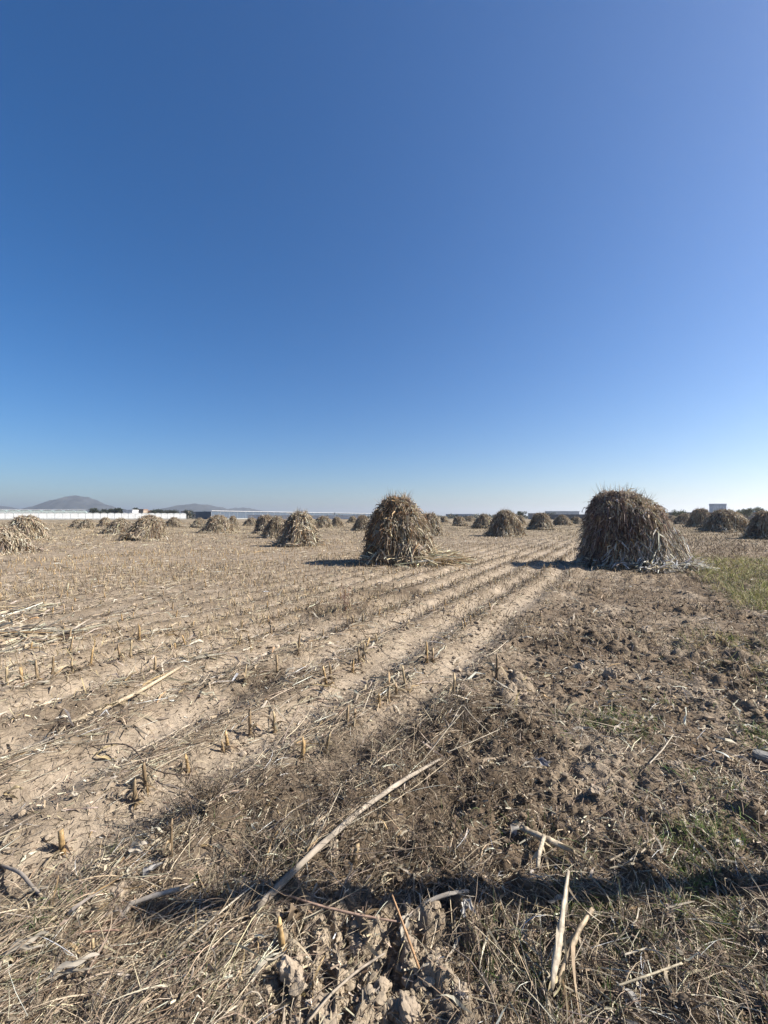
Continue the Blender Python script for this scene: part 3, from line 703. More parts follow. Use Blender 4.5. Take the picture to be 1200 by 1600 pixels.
# ------------------------------------------------------------------ soil clods
def ico(sub):
    import bmesh
    bm = bmesh.new(); bmesh.ops.create_icosphere(bm, subdivisions=sub, radius=1)
    V = np.array([v.co[:] for v in bm.verts]); Fc = np.array([[v.index for v in f.verts] for f in bm.faces]); bm.free(); return V, Fc
def clods(m, x, y, z, size, sub, r, col):
    V0, F0 = ico(sub); n = len(x); nv = len(V0)
    sc = size[:, None] * r.uniform(.6, 1.2, (n, 3)) * np.array([1, 1, .7])
    a = r.uniform(0, 2 * pi, n); ca, sa = np.cos(a), np.sin(a)
    rad_ = np.full((n, nv), 1.15)
    for _ in range(9):
        pn = norm(r.normal(size=(n, 3))); dt = np.maximum(pn @ V0.T, 1e-3); rad_ = np.minimum(rad_, r.uniform(.5, .85, (n, 1)) / dt)
    W = V0[None] * (rad_ * (1 + r.normal(size=(n, nv)) * .05))[..., None]
    W = W * sc[:, None]
    W = np.stack([W[..., 0] * ca[:, None] - W[..., 1] * sa[:, None], W[..., 0] * sa[:, None] + W[..., 1] * ca[:, None], W[..., 2]], -1)
    W = W + np.stack([x, y, z + size * .15], 1)[:, None]
    Fa = (np.arange(n) * nv)[:, None, None] + F0[None]
    m.add(W.reshape(-1, 3), [Fa.reshape(-1, 3)], np.repeat(col, nv, axis=0))
def cd(x, y):
    B = zoneB(x, y); return np.clip(B * (.25 + .9 * fbm(x * .9, y * .9, 81, 3)) + .15 + sstep(1.9, 1.5, y) * np.exp(-((x + .02) / .3) ** 2) * .3, 0, 1)
m = MB(); r = rng(82)
x, y, z = place(16000, 1.0, 4.0, r, cd); n = len(x)
clods(m, x, y, z, .004 + .022 * r.random(n) ** 2.2, 2, r, soil_col(x, y) * np.exp(r.normal(size=(n, 1)) * .1))
x, y, z = place(24000, 4.0, 16, r, cd); n = len(x)
clods(m, x, y, z, .01 + .035 * r.random(n) ** 2, 1, r, soil_col(x, y) * np.exp(r.normal(size=(n, 1)) * .12))
tag(m.build('soil_crumbs', M_clod), kind='stuff')

CG = 'large clods of dry soil'
def big_clod(px, py, s, label, seed, hz=.7):
    x, y = px2(px, py); r = rng(seed); m = MB(); V0, F0 = ico(4)
    n3 = lambda k, s_: noise(V0[:, 0] * k + seed, V0[:, 1] * k + V0[:, 2] * k * .7, s_)
    d = np.full(len(V0), 1.2)
    for _ in range(13):
        pn = norm(r.normal(size=3)); d = np.minimum(d, r.uniform(.6, .9) / np.maximum(V0 @ pn, 1e-3))
    d = d * (1 + .2 * n3(1.9, 1) + .14 * n3(4.4, 2) + .10 * n3(10, 3))
    W = V0 * d[:, None] * np.array([s, s * r.uniform(.7, 1.1), s * hz])
    m.add(W, [F0], np.array([.36, .29, .215]) * r.uniform(.9, 1.1)); o = m.build('soil_clod', M_clod)
    o.location = (x, y, gz(x, y) + s * .15); o.rotation_euler = (r.normal() * .3, r.normal() * .3, r.uniform(0, 6)); tag(o, label, 'soil clod', CG)
for k_, (px, py, s, lb) in enumerate([
    (598, 1548, .034, 'pale rounded soil clod at the bottom centre with a dark hollow on its left'),
    (520, 1365, .040, 'soil clod in the shade below the long pole'),
    (460, 1545, .05, 'broad soil lump at the bottom left of the bare soil strip'),
    (505, 1585, .045, 'soil lump at the very bottom edge left of centre'),
    (418, 1500, .045, 'upright soil lump at the left edge of the bare soil strip'),
    (640, 1590, .04, 'soil lump at the bottom edge right of the pale rounded clod'),
    (560, 1480, .032, 'small clod above the pale rounded clod in the bare soil strip'),
    (720, 1560, .045, 'smooth soil lump in the bare strip beside the combed grass'),
    (640, 1500, .03, 'clod just right of the orange stick foot'),
    (185, 1428, .048, 'brown dome shaped clod among straw at the lower left'),
    (1138, 1330, .036, 'pale clod with white chips near the right end of the shadow'),
    (805, 1300, .045, 'grey broken clod beside the thick cane piece'),
    (955, 1060, .07, 'dark clod in the turned earth right of centre'),
    (905, 1045, .07, 'clod with a deep hollow in the turned earth left of another'),
    (870, 985, .08, 'large clod at the left side of the turned earth'),
    (1010, 990, .08, 'large clod far back in the turned earth'),
    (1060, 1205, .05, 'low clod in dry grass near the right side'),
    (930, 1250, .045, 'small brown clod in the turned earth above the cane piece')]):
    big_clod(px, py, s, lb, 300 + k_)

# ------------------------------------------------------------------ cut corn stubs in the rows
def stub_meshes(seed):
    r = rng(seed); h = r.uniform(.085, .13); rd = r.uniform(.008, .011); ns = 9
    lean = r.normal(size=2) * .08
    zs = np.array([-.02, 0, .012, .02, .03, .045, .055, .06, .07, .085, 1]) ; zs[-1] = h; zs = zs[zs <= h + 1e-6]
    m = MB(); ring = []
    a = np.arange(ns) / ns * 2 * pi
    for i, z in enumerate(zs):
        q = rd * (1.25 - .25 * min(1, z / .06)) * (1.12 if i in (2, 6) else 1)
        zz = np.full(ns, z)
        if i == len(zs) - 1: zz = z + np.cos(a + seed) * rd * r.uniform(.6, 2.6) + r.normal(size=ns) * rd * .3
        ring.append(np.stack([np.cos(a) * q * 1.0 + lean[0] * z, np.sin(a) * q * .9 + lean[1] * z, zz], 1))
    V = np.concatenate(ring + [[[lean[0] * h, lean[1] * h, h - .008]]]); k = len(zs)
    i = np.arange(k - 1)[:, None] * ns; j = np.arange(ns)[None]; jn = (j + 1) % ns
    q = np.stack([i + j, i + jn, i + ns + jn, i + ns + j], -1).reshape(-1, 4)
    top = np.stack([(k - 1) * ns + np.arange(ns), (k - 1) * ns + (np.arange(ns) + 1) % ns, np.full(ns, len(V) - 1)], 1)
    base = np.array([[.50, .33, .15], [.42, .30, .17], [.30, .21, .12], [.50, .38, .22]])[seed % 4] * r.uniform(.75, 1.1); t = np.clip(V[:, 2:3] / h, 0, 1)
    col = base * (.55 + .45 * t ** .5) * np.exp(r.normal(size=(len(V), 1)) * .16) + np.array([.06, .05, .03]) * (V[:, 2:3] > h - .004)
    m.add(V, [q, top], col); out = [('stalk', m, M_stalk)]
    n = 9; a = r.uniform(0, 2 * pi, n); m = MB()
    strips(m, np.stack([np.cos(a) * rd, np.sin(a) * rd, np.full(n, .018)], 1), np.stack([np.cos(a), np.sin(a), np.full(n, -.35)], 1), r.uniform(.025, .045, n), .004, palette(n, [(.38,.25,.12),(.2,.14,.08)], [1, 1], r), k=2, sides=3, bend=np.array([0, 0, -.5]) * np.ones((n, 1)), seed=seed, taper=.4)
    out.append(('prop_roots', m, M_stalk))
    n = 5; a = r.uniform(0, 2 * pi, n); m = MB()
    D = np.stack([np.cos(a) * .5, np.sin(a) * .5, np.ones(n)], 1)
    strips(m, np.stack([np.cos(a) * rd, np.sin(a) * rd, r.uniform(.01, .05, n)], 1), D, r.uniform(.05, .12, n), r.uniform(.010, .02, n), palette(n, [(.5,.4,.26),(.33,.26,.18)], [1, 1], r), k=5, bend=np.stack([np.cos(a) * .5, np.sin(a) * .5, -r.uniform(.6, 1.3, n)], 1), twist=1.5, seed=seed + 1, taper=.2)
    out.append(('leaf_sheath', m, M_leaf))
    return out
STG = 'cut corn stubs standing in the stubble rows'
stub_protos = [stub_meshes(500 + i) for i in range(8)]
placed = {}
def put_stub(x, y, rz, sc, tilt, label, ti, parts=True):
    key = (ti, parts)
    if key not in placed:
        if parts:
            t = empty('corn_stub')
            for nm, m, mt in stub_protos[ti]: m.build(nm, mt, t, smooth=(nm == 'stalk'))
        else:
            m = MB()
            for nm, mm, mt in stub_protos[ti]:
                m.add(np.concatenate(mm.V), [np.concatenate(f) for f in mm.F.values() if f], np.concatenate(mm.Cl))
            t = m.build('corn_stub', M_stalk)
        placed[key] = t
    else: t = copy_tree(placed[key])
    t.location = (x, y, gz(x, y) - .008); t.rotation_euler = (tilt[0], tilt[1], rz); t.scale = (sc[0], sc[0], sc[1])
    tag(t, label, 'corn stub', STG)
    return t
NEAR = [  # px, base py, height px, label
 (98,1328,42,'single ochre stub on bare soil at the lower left with straw around its top'),
 (213,1254,44,'left stub of the close pair with spread roots on the left'),
 (230,1238,50,'dark right stub of the close pair with spread roots'),
 (282,1208,20,'very short stub left of a slightly taller one above the root pair'),
 (295,1205,34,'small stub with flared root skirt above the root pair'),
 (551,1358,42,'ochre stub standing in dead weeds below the long pole'),
 (609,1258,26,'small orange stub showing under the upper part of the long pole'),
 (508,1182,38,'thin orange stub at the lower edge of the pale strip'),
 (473,1195,36,'brown stub in weeds just left of the thin orange one'),
 (543,1142,34,'tall stub of the pair on the pale strip below centre'),
 (553,1140,28,'short stub of the pair on the pale strip below centre'),
 (430,1138,40,'dark stub beside dead weeds left of the pale strip'),
 (593,1110,28,'leaning stub with splayed leaves on the pale strip'),
 (607,1100,24,'small stub right behind the leaning one'),
 (619,1092,24,'pale thin stub on the bare part of the furrow'),
 (634,1078,36,'brown forked stub at the furrow edge'),
 (667,1046,36,'tall dark stub on the right side of the second furrow'),
 (676,1040,24,'shorter stub at the right of the tall dark one'),
 (775,1065,44,'stub with pale pointed leaf standing in the cloddy ground'),
 (708,1095,38,'stub rising from dead weeds right of the furrow'),
 (511,1074,34,'bright ochre stub before a horizontal straw'),
 (517,1066,32,'stub directly behind the bright ochre one'),
 (562,1042,28,'dark grey brown stub of a tight pair'),
 (567,1040,32,'taller stub of the tight grey brown pair'),
 (551,1052,22,'short stub left of the tight grey brown pair'),
 (433,1054,32,'ochre stub near crossed straws left of centre'),
 (465,1031,36,'lone bright stub beside a small bare patch'),
 (382,1074,36,'bright yellow stub standing alone on bare ground at left centre'),
 (357,1168,30,'brown stub in straw below a long thin straw at left'),
 (349,1172,22,'dark low stub touching a brown one'),
 (391,1148,46,'stub wrapped in grey dead leaves left of centre'),
 (11,1090,34,'stub close to the left edge, leaning left'),
 (34,1086,30,'stub second from the left edge with a leaf at its base'),
 (59,1078,34,'stub third from the left edge, pale at the top'),
 (82,1070,30,'orange stub fourth from the left edge'),
 (114,1066,28,'orange stub fifth from the left edge before straw'),
 (141,1056,32,'thin pale stub sixth from the left edge'),
 (109,1030,28,'thick pale stub set back on bare ground at the left'),
 (189,1042,26,'stub with a leaning straw beside it at left'),
 (203,1038,28,'forked stub with a thick base at left'),
 (218,1006,28,'bright stub far back on bare ground at left'),
 (242,1064,26,'dark stub near the upper end of the pale cane at left'),
 (267,1358,64,'tall thin dark standing stub beside the dead weeds at lower left'),
 (146,1490,26,'half buried stub at the lower left among straw'),
 (444,1490,60,'split orange stub with brown husk near the bottom edge'),
]
rr = random.Random(9)
for k_, (px, py, hp, lb) in enumerate(NEAR):
    x, y = px2(px, py, .03); hm = hp / F * y; ti = k_ % 8
    hb = max(v[:, 2].max() for v in stub_protos[ti][0][1].V)
    wsc = min(1.15, max(.7, hm / .1)) * (.55 if k_ == 42 else 1)
    put_stub(x, y, rr.uniform(0, 6), (wsc, hm / hb), (rr.gauss(0, .06), rr.gauss(0, .08)), lb, ti)
# the remaining ones in rows
cand = []
for rn in range(-1, 26):
    u = ROW0 - rn * ROWD; v = 1.0
    while v < 24:
        v += rr.choice((.14, .22, .26, .3, .42))
        uu = u + rr.gauss(0, .03); x = uu * CT + v * ST; y = -uu * ST + v * CT
        if y < 1 or abs(x / y) > .90: continue
        d = math.hypot(x, y)
        if rr.random() < .30 or (rn == -1 and rr.random() < .5): continue
        px = 600 + F * x / y; py = HOR + F * CAM_H / y
        if py > 1040 and px < 800: continue          # hand-placed area
        cand.append((d, x, y, rn))
cand.sort()
ORD = ['nearest', 'first', 'second', 'third', 'fourth', 'fifth', 'sixth', 'seventh', 'eighth', 'ninth', 'tenth']
for k_, (d, x, y, rn) in enumerate(cand[:255]):
    wh = (ORD[rn + 1] + ' row') if rn + 1 < len(ORD) else 'far left rows'
    if rn == -1: wh = 'row along the turned earth'
    STG = 'cut corn stubs of the ' + wh
    put_stub(x, y, rr.uniform(0, 6), (rr.uniform(.8, 1.15), rr.uniform(.65, 1.2)), (rr.gauss(0, .1), rr.gauss(0, .1)), 'small ochre corn stub in the ' + wh + (' left of the turned earth' if rn >= 0 else ''), rr.randrange(8), parts=(k_ < 60))
m = MB()
for (d, x, y, rn) in cand[255:]:
    mm = stub_protos[rr.randrange(8)]; s = rr.uniform(.7, 1.2); z = gz(x, y)
    if d > 14:
        strips(m, [[x, y, z - .01]], [[rr.gauss(0, .1), rr.gauss(0, .1), 1]], [.11 * s], [.020], np.array([.46, .31, .15]) * rr.uniform(.7, 1.2), k=1, sides=4, taper=.9)
    else:
        for nm, q, mt in mm[:1]:
            m.add(np.concatenate(q.V) * s + np.array([x, y, z]), [np.concatenate(f) for f in q.F.values() if f], np.concatenate(q.Cl))
tag(m.build('distant_corn_stubs', M_stalk), kind='stuff')

# ------------------------------------------------------------------ single canes, sticks and husks in the foreground
def path_tube(pts, rad_, ns=9, col=(.4,.33,.25), nodes=0, r=None, sub=18):
    pts = np.array(pts, float); k = len(pts); t = np.linspace(0, k - 1, sub + 1)
    P = np.stack([np.interp(t, np.arange(k), pts[:, i]) for i in range(3)], 1)
    for _ in range(3): P[1:-1] = (P[:-2] + 2 * P[1:-1] + P[2:]) / 4
    T = norm(np.gradient(P, axis=0)); up = np.array([0.13, .2, 1.0]); S = norm(np.cross(T, up)); N = np.cross(S, T)
    R0 = np.interp(np.linspace(0, 1, sub + 1), np.linspace(0, 1, len(rad_)), rad_)
    if nodes:
        for q in np.linspace(.06, .94, nodes):
            i = int(round(q * sub)); R0[i] *= 1.22
    a = np.arange(ns) / ns * 2 * pi
    rr_ = rng(int(abs(pts[0, 0] * 977 + pts[0, 1] * 313)) + 1); groove = 1 + .13 * rr_.normal(size=ns)[None] + .07 * rr_.normal(size=(sub + 1, ns))
    P = P + rr_.normal(size=P.shape) * R0.mean() * .05
    ends = np.zeros((sub + 1, ns)); ends[0] = -rr_.uniform(0, 1.8, ns); ends[-1] = rr_.uniform(0, 2.2, ns)
    V = ((P[:, None] + T[:, None] * (ends * R0[:, None])[..., None]) + groove[..., None] * (S[:, None] * np.cos(a)[None, :, None] + N[:, None] * np.sin(a)[None, :, None]) * R0[:, None, None]).reshape(-1, 3)
    i = np.arange(sub)[:, None] * ns; j = np.arange(ns)[None]; jn = (j + 1) % ns
    q = np.stack([i + j, i + jn, i + ns + jn, i + ns + j], -1).reshape(-1, 4)
    V = np.concatenate([V, P[:1], P[-1:]]); n = len(V)
    f3 = np.concatenate([np.stack([(np.arange(ns) + 1) % ns, np.arange(ns), np.full(ns, n - 2)], 1), np.stack([sub * ns + np.arange(ns), sub * ns + (np.arange(ns) + 1) % ns, np.full(ns, n - 1)], 1)])
    c = np.array(col)[None] * np.exp(np.repeat(.22 * noise(np.arange(sub + 1) * .45 + pts[0, 0] * 9, np.zeros(sub + 1) + .3, 5), ns).tolist() + [0, 0])[:, None] if True else 0
    c = c * np.exp(rr_.normal(size=(n, 1)) * .08); c[:ns] *= .7; c[-2 - ns:] *= .75
    if nodes:
        for qq in np.linspace(.06, .94, nodes):
            ii = int(round(qq * sub)); c[ii * ns:(ii + 1) * ns] *= .65
    m = MB(); m.add(V, [q, f3], c); return m
def w3(px, py, h):     # point at height h above level ground seen at that pixel
    x, y = px2(px, py, h); return (x, y, h)
def cane(name, label, cat, pix, rad_, col, nodes=0, mat=None, sub=24, group=None):
    pts = [w3(*p) for p in pix]; m = path_tube(pts, rad_, col=col, nodes=nodes, sub=sub)
    o = m.build(name, mat or M_stalk, smooth=True)
    if name == 'corn_cane' and nodes:
        r = rng(int(pix[0][0])); q = np.array(pts); k = nodes + 1; t = r.uniform(.1, .95, k) * (len(q) - 1)
        P = np.stack([np.interp(t, np.arange(len(q)), q[:, i]) for i in range(3)], 1); ax = norm(q[-1] - q[0]); D = ax + r.normal(size=(k, 3)) * .35
        lm = MB(); strips(lm, P, D, r.uniform(.08, .2, k), rad_[1] * 2.0, palette(k, [col], [1], r, .15), k=7, bend=np.array([0, 0, -.35]) + r.normal(size=(k, 3)) * .25, twist=2.5, seed=int(pix[0][1]), taper=.15)
        lm.build('leaf_sheath', M_leaf, o, smooth=True)
    return tag(o, label, cat, group)
cane('wooden_pole', 'long pale grey pole lying diagonally over the dead weeds in front', 'pole',
     [(400,1421,.09),(483,1337,.14),(567,1263,.165),(630,1219,.15),(688,1186,.11)], [.0115,.0108,.0105,.0095,.006], (.38,.32,.25), 0, M_wood)
cane('corn_cane', 'pale straw coloured cane lying diagonally across the left field', 'cane', [(107,1131,.05),(150,1112,.07),(210,1085,.09),(285,1040,.12)], [.019,.016,.015,.011], (.50,.40,.27), 4)
cane('corn_cane', 'thin long cane rising to the right below the big pale cane at left', 'cane', [(205,1178,.04),(260,1150,.06),(300,1130,.07)], [.006,.006,.005], (.48,.40,.30), 0)
cane('corn_cane', 'thin straw cane running up from the left edge among dead weeds', 'cane', [(0,1215,.04),(35,1185,.06),(70,1155,.06)], [.005,.005,.004], (.50,.43,.31), 0)
cane('dark_twig', 'dark crooked twig crossing the pair of rooted stubs', 'twig', [(10,1195,.05),(60,1180,.06),(140,1165,.07),(205,1160,.10),(235,1208,.10),(345,1215,.06)], [.005,.005,.004,.004,.003], (.17,.13,.10), 0, M_wood)
cane('corn_cane', 'thick short cane piece with joints lying in turned earth', 'cane', [(820,1296,.05),(858,1312,.06),(897,1330,.04)], [.012,.012,.010], (.52,.42,.29), 3)
cane('corn_cane', 'short cane piece leaning down from the thick jointed one', 'cane', [(850,1308,.07),(842,1335,.06),(840,1355,.03)], [.008,.009,.008], (.50,.42,.30), 1)
cane('corn_cane', 'pale broken cane with split top at the bottom right', 'cane', [(888,1362,.16),(882,1400,.14),(876,1450,.11),(868,1500,.07),(861,1545,.04)], [.005,.007,.010,.012,.006], (.50,.42,.31), 3)
cane('corn_cane', 'knotted cane leaning right beside the pale broken one', 'cane', [(923,1424,.10),(905,1452,.09),(888,1490,.06),(872,1535,.03)], [.008,.008,.008,.007], (.48,.37,.24), 5)
cane('stick', 'thin orange brown stick standing in the soil at the bottom centre', 'stick', [(613,1399,.20),(632,1450,.12),(656,1516,.02)], [.0028,.0045,.0045], (.42,.25,.13), 0)
cane('stick', 'long thin reddish stick lying level below the long pole', 'stick', [(425,1391,.09),(500,1416,.08),(560,1430,.07),(625,1441,.05)], [.003,.004,.004,.003], (.34,.23,.17), 0)
cane('stick', 'grey arched branch in the shadow band at the bottom centre', 'stick', [(635,1437,.04),(665,1410,.07),(700,1396,.09),(730,1392,.08)], [.005,.007,.007,.005], (.36,.32,.27), 0, M_wood)
cane('stick', 'long thin straw lying lower left of the orange stick', 'stick', [(478,1600,.04),(520,1550,.05),(560,1515,.05),(600,1490,.05)], [.0035,.004,.004,.003], (.38,.31,.23), 0)
cane('stick', 'pinkish thin stem lying flat at the lower left', 'stick', [(72,1470,.05),(130,1456,.07),(185,1453,.07)], [.003,.0035,.0025], (.40,.25,.18), 0)
cane('stick', 'grey curved branch reaching up right at the lower left', 'stick', [(185,1438,.04),(205,1412,.07),(240,1400,.09),(275,1390,.09)], [.006,.009,.009,.007], (.38,.33,.27), 0, M_wood)
cane('stick', 'grey stem with upturned end at the left edge', 'stick', [(0,1352,.05),(30,1362,.08),(55,1390,.06),(75,1410,.04)], [.006,.007,.006,.005], (.30,.26,.22), 0, M_wood)
cane('stick', 'straight stem standing out of the dead weeds right of the pole top', 'stick', [(667,1180,.06),(690,1150,.16),(725,1110,.26)], [.0035,.0035,.002], (.50,.42,.30), 0)
cane('stick', 'broken stem bent like a roof over the dead weeds at centre right', 'stick', [(655,1195,.05),(700,1140,.18),(722,1098,.27),(736,1118,.24),(770,1150,.15)], [.003,.003,.003,.002], (.48,.40,.29), 0)
cane('stick', 'stem lying across the dark hollow of the dead weeds', 'stick', [(700,1175,.15),(735,1160,.18),(780,1140,.2)], [.003,.003,.002], (.52,.44,.32), 0)
cane('stick', 'straight straw stem in dry grass on the right side', 'stick', [(1014,1194,.03),(1035,1172,.05),(1052,1148,.06)], [.004,.004,.003], (.48,.41,.31), 0)
cane('stick', 'flat lying twig right of the thick cane piece', 'stick', [(952,1345,.03),(985,1328,.04),(1022,1310,.05)], [.0035,.004,.003], (.42,.34,.24), 0)
cane('stick', 'pair-like upper thin stem slanting left of the long pole', 'stick', [(480,1345,.06),(505,1290,.14),(533,1230,.2)], [.0022,.0022,.0018], (.52,.44,.32), 0)
cane('stick', 'long slender straw crossing the lower left grass upward', 'stick', [(235,1520,.05),(290,1470,.09),(345,1425,.11),(400,1380,.12)], [.0025,.003,.003,.002], (.50,.43,.32), 0)
cane('stick', 'jointed straw lying flat in the lower right grass', 'stick', [(965,1540,.05),(1010,1525,.07),(1065,1505,.07)], [.003,.0035,.003], (.52,.44,.30), 0)
cane('stick', 'thin pale straw just above the jointed one in the lower right grass', 'stick', [(975,1492,.05),(1015,1480,.06)], [.0025,.002], (.52,.45,.34), 0)
cane('stick', 'long bent dark vine on the bare soil strip at bottom right of centre', 'stick', [(690,1470,.05),(735,1500,.06),(765,1545,.05),(782,1598,.03)], [.0025,.003,.003,.0025], (.25,.20,.15), 0)
rk = MB(); V0, F0 = ico(4); W = V0.copy(); W = np.sign(W) * np.abs(W) ** .55 * np.array([.055, .035, .022]); W[:, 2] += .004 * noise(V0[:, 0] * 3, V0[:, 1] * 3, 4)
W *= (1 + .10 * noise(V0[:, 0] * 6, V0[:, 1] * 6 + V0[:, 2] * 5, 8))[:, None]; rk.add(W, [F0], (.30, .285, .26)); o = rk.build('wood_block', M_wood); x, y = px2(1193, 1182, .03); o.location = (x, y, gz(x, y) + .03); o.rotation_euler = (0.1, .05, R(-48))
tag(o, 'pale grey weathered block lying at the right edge', 'block')

def husk(label, px, py, L, W_, az_, lift, col, seed, nl=3):
    """a cluster of curled papery husk leaves sharing one base"""
    x, y = px2(px, py, .03); r = rng(seed); m = MB(); k = 14; c = 5; L *= .85; W_ *= .75; col = np.array(col) * .88
    for q in range(nl):
        a0 = az_ + r.normal() * .35; d = np.array([math.sin(a0), math.cos(a0), lift * r.uniform(.6, 1.3)]); d /= np.linalg.norm(d)
        s = np.cross(d, [0, 0, 1]); s /= np.linalg.norm(s); n_ = np.cross(s, d); Lq = L * r.uniform(.75, 1.1)
        tt = np.linspace(0, 1, k + 1)[:, None, None]; cc = np.linspace(-1, 1, c)[None, :, None]
        wd = W_ * np.sin(np.clip(tt * .9 + .08, 0, 1) * pi) ** .7 * r.uniform(.7, 1.1)
        cup = r.uniform(.3, .9); roll = r.normal() * 1.2 * tt
        sv = s * np.cos(roll) + n_ * np.sin(roll); nv = n_ * np.cos(roll) - s * np.sin(roll)
        P = d * Lq * tt + n_ * (np.sin(tt * 2.2) * L * r.normal() * .16) + np.array([0, 0, -1]) * tt ** 2 * L * lift * .6
        P = P + sv * cc * wd / 2 + nv * (cc ** 2) * wd * cup * .5 + nv * .002 * np.sin(cc * 9 + tt * 9) + sv * (.006 * np.sin(tt * 11 + q)) * (np.abs(cc) > .9)
        ii = np.arange(k)[:, None] * c; jj = np.arange(c - 1)[None]
        qd = np.stack([ii + jj, ii + jj + 1, ii + c + jj + 1, ii + c + jj], -1).reshape(-1, 4)
        m.add(P.reshape(-1, 3), [qd], np.array(col) * r.uniform(.8, 1.1))
    V_ = np.concatenate(m.V); o = m.build('corn_husk', M_leaf, smooth=True); o.location = (x, y, gz(x, y) + .012 + max(0, -V_[:, 2].min() * .5)); tag(o, label, 'corn husk')
    return o
PALE = (.62, .55, .44); GREY = (.42, .38, .32)
for k_, a in enumerate([
 ('whitish folded husk sticking up at the bottom right edge', 1015, 1590, .15, .035, 5.9, .6, (.64,.60,.54), 2),
 ('grey husk flap hanging left of the whitish folded one', 975, 1595, .10, .03, 2.8, .3, GREY, 2),
 ('crumpled grey husk leaning against the thick cane piece', 800, 1300, .11, .045, 1.2, .9, (.45,.42,.38), 4),
 ('white bow shaped husk in the dead weeds at lower left', 200, 1358, .13, .05, 1.4, .5, PALE, 3),
 ('grey crumpled husk to the lower right of the white bow shaped one', 222, 1395, .12, .035, .8, .5, (.46,.44,.42), 3),
 ('long flat pale husk lying in straw at the lower left', 65, 1550, .2, .02, .95, .12, PALE, 2),
 ('pale husk cut by the left edge near the bottom', 0, 1525, .16, .022, 1.35, .1, PALE, 2),
 ('grey husk fan at the left edge over bare soil', 30, 1405, .14, .03, 1.5, .3, (.45,.41,.34), 4),
 ('greyish shell shaped husk in the turned earth, centre right', 838, 1185, .12, .035, 2.2, .4, (.42,.41,.42), 2),
 ('curved white leaf under the shell shaped husk', 815, 1205, .17, .018, 1.5, .15, PALE, 2),
 ('brown husk shell at the foot of the pole', 466, 1440, .12, .04, 3.3, .8, (.33,.24,.15), 3),
 ('white pinched leaf standing left of the grey arched branch', 640, 1440, .12, .02, 3.6, .7, PALE, 2),
 ('white curled leaf in the shadow band right of the arched branch', 728, 1420, .10, .02, 3.4, .6, (.58,.56,.52), 3),
 ('grey flat leaf lying on the shadow band beside the broken cane', 905, 1400, .15, .03, 4.6, .2, GREY, 2),
 ('pale flower like husk among grass at the right', 1103, 1268, .08, .022, .5, .6, PALE, 5),
 ('small silver grey husk near the right edge', 1170, 1270, .09, .03, 1.2, .4, (.52,.52,.50), 3),
 ('white husk chips near the pale clod at right', 1148, 1318, .07, .028, .9, .7, (.62,.6,.56), 3),
 ('yellow husk blade lying at left under dark straw', 150, 1185, .17, .03, 1.2, .12, (.60,.48,.27), 2),
 ('short yellow husk by the left edge', 8, 1248, .10, .025, 1.4, .15, (.60,.48,.28), 2),
 ('small white upright leaf on bare soil at left', 115, 1268, .07, .022, 5.6, 1.0, PALE, 2),
 ('pale pointed leaf standing in turned earth at right', 1000, 1065, .2, .03, .6, .5, PALE, 3),
 ('white husk flake on the turned earth right of centre', 935, 960, .18, .05, 1.0, .4, PALE, 3),
 ('long white husk in dead weeds right of the rows', 770, 1055, .22, .03, .3, 1.2, PALE, 2),
 ('pale husk lying in the grass at the right side', 1150, 1145, .15, .03, 1.4, .2, PALE, 2),
 ('white leaf scraps among weeds left of the pale strip', 445, 1075, .16, .04, 1.2, .5, PALE, 4),
 ('pale broken leaf on the lower right grass', 1110, 1425, .12, .015, 1.3, .3, PALE, 2),
 ('small beige husk just above the shadow at the far right', 1180, 1130, .1, .03, 2.0, .4, (.55,.46,.34), 3),
 ]):
    husk(*a[:5], a[5], a[6], a[7], 700 + k_, a[8])

# dead standing weed with reddish stems
def weed(label, px, py, h, seed, col, n=60, spread=.5):
    x, y = px2(px, py); r = rng(seed); t = empty('dead_weed', (x, y, gz(x, y))); tag(t, label, 'weed')
    m = MB(); a = r.uniform(0, 2 * pi, 8); D = np.stack([np.cos(a) * spread, np.sin(a) * spread, np.ones(8)], 1)
    strips(m, np.zeros((8, 3)), D, h * r.uniform(.6, 1, 8), .006, palette(8, [col], [1], r), k=4, sides=3, bend=r.normal(size=(8, 3)) * .2, seed=seed, taper=.4); m.build('stems', M_stalk, t)
    m = MB(); P = D[r.integers(0, 8, n)] * (r.uniform(.25, 1, n) * h * .85)[:, None]
    Dd = r.normal(size=(n, 3)); Dd[:, 2] = np.abs(Dd[:, 2])
    strips(m, P, Dd, h * r.uniform(.1, .35, n), .0035, palette(n, [col, tuple(np.array(col) * .6)], [1, 1], r), k=3, sides=2, bend=r.normal(size=(n, 3)) * .4, seed=seed + 1, taper=.3); m.build('twigs', M_stalk, t)
weed('thin reddish dead weed standing among the stubble left of centre', 540, 965, .42, 801, (.26,.13,.09), 120, .25)
weed('leafless branching dead weed beside the reddish one, lower', 535, 1000, .2, 802, (.20,.15,.11), 120, .8)
weed('dark dead weed at the left edge of the green verge', 1122, 880, .55, 803, (.10,.065,.05), 260, .6)
weed('brown dead weed in the dry growth behind the green verge', 1150, 872, .6, 804, (.16,.11,.08), 220, .7)
weed('dense brown dead weed right of the pale furrow', 800, 1010, .2, 805, (.17,.13,.09), 220, 1.0)
weed('wiry dead bush in the dark hollow behind the pole top', 745, 1150, .26, 806, (.22,.17,.12), 300, 1.0)
weed('wiry dead bush left of the long pole', 330, 1290, .2, 807, (.20,.15,.10), 260, 1.0)
weed('round matted dead bush right of the pole', 700, 1365, .16, 808, (.22,.16,.10), 300, 1.2)

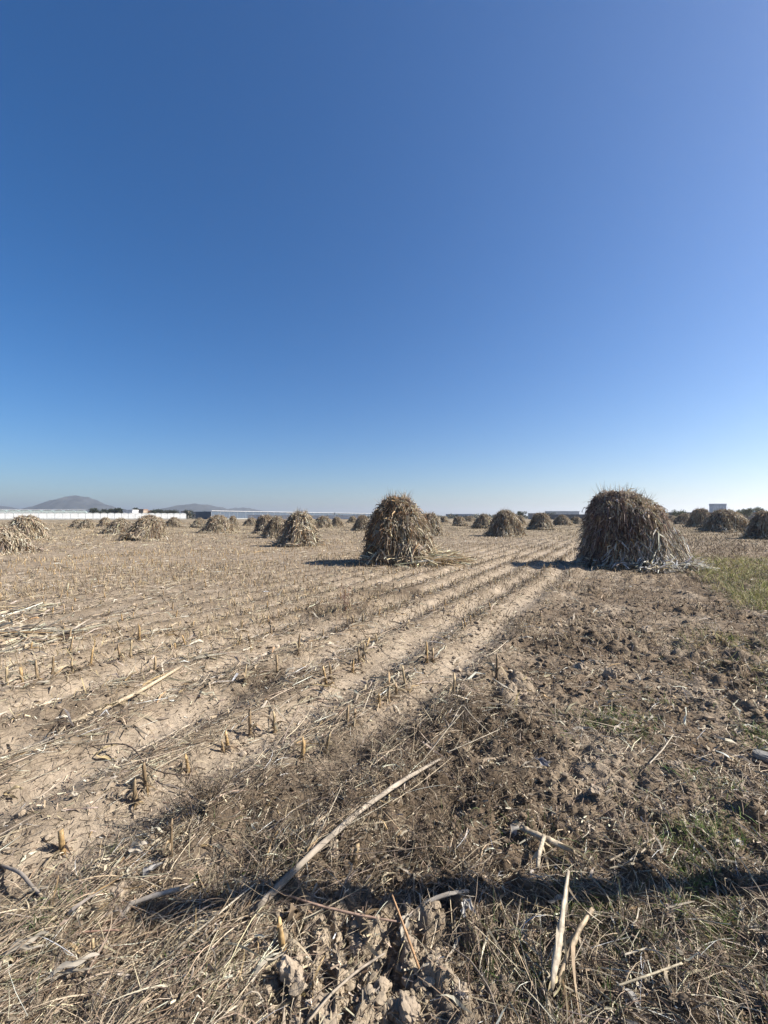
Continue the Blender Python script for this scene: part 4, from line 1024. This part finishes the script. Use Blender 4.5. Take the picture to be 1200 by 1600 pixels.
# scattered heap of stalks at the left edge
def heap(label, px, py, R0, n, seed, hgt):
    x, y = px2(px, py); t = empty('stalk_heap', (x, y, gz(x, y))); tag(t, label, 'stalk heap'); r = rng(seed)
    m = MB(); a = r.uniform(0, 2 * pi, n); q = R0 * np.sqrt(r.random(n)); P = np.stack([np.cos(a) * q, np.sin(a) * q, r.uniform(0, hgt, n) * (1 - q / R0) + .02], 1)
    D = flatdirs(n, r, .6, .12, base=1.3)
    strips(m, P - D * .2, D, r.uniform(.3, .8, n), r.uniform(.01, .022, n), palette(n, STRAW, [4, 4, 1, 1, .3], r), k=3, sides=3, bend=r.normal(size=(n, 3)) * .1, seed=seed, taper=.6); m.build('stalks', M_stalk, t)
    k = n * 2; m = MB(); a = r.uniform(0, 2 * pi, k); q = R0 * np.sqrt(r.random(k)); P = np.stack([np.cos(a) * q, np.sin(a) * q, r.uniform(0, hgt, k) * (1 - q / R0) + .02], 1)
    strips(m, P, flatdirs(k, r, .4, .4), r.uniform(.1, .35, k), r.uniform(.02, .04, k), palette(k, STRAW, [3, 5, 1, 2, .3], r), k=4, bend=np.array([0, 0, -.4]) + r.normal(size=(k, 3)) * .3, twist=3, seed=seed + 1, taper=.3); m.build('leaves', M_leaf, t)
heap('loose heap of broken stalks and pale leaves at the left edge', -5, 1010, .75, 110, 821, .22)
heap('thin scatter of pale stalks behind the heap at the left edge', 20, 962, .6, 40, 822, .1)
heap('pale straw bundle beside the foot of the biggest right shock', 1085, 886, .5, 50, 823, .15)
heap('spilled husks lying between the collapsed shock and the right edge shock', 1172, 826, 1.6, 160, 824, .35)

# unseen post added outside the right edge to cast the foreground shadow band
t = empty('shadow_post', (2.35, 1.86, gz(2.35, 1.86) - .05), 0); tag(t, 'unseen round wooden post added to cast the foreground shadow band', 'shadow caster')
path_tube([(0, 0, 0), (0, -.03, .8), (0, -.08, 1.7), (.02, -.13, 2.55)], [.055, .053, .05, .045], ns=14, col=(.28,.23,.18)).build('post', M_wood, t, smooth=True)

# ------------------------------------------------------------------ haze
USE_HAZE = True
if USE_HAZE:
    m = bpy.data.materials.new('haze_air'); m.use_nodes = True; tt = m.node_tree; tt.nodes.clear()
    o_ = tt.nodes.new('ShaderNodeOutputMaterial'); pv = tt.nodes.new('ShaderNodeVolumePrincipled')
    pv.inputs['Color'].default_value = (.93, .965, 1, 1); pv.inputs['Density'].default_value = 1.6e-4; pv.inputs['Anisotropy'].default_value = .5
    tt.links.new(pv.outputs[0], o_.inputs['Volume'])
    b = MB(); b.box((0, 0, 107), (26000, 26000, 222), (1, 1, 1)); o = b.build('haze', m); tag(o, kind='stuff')
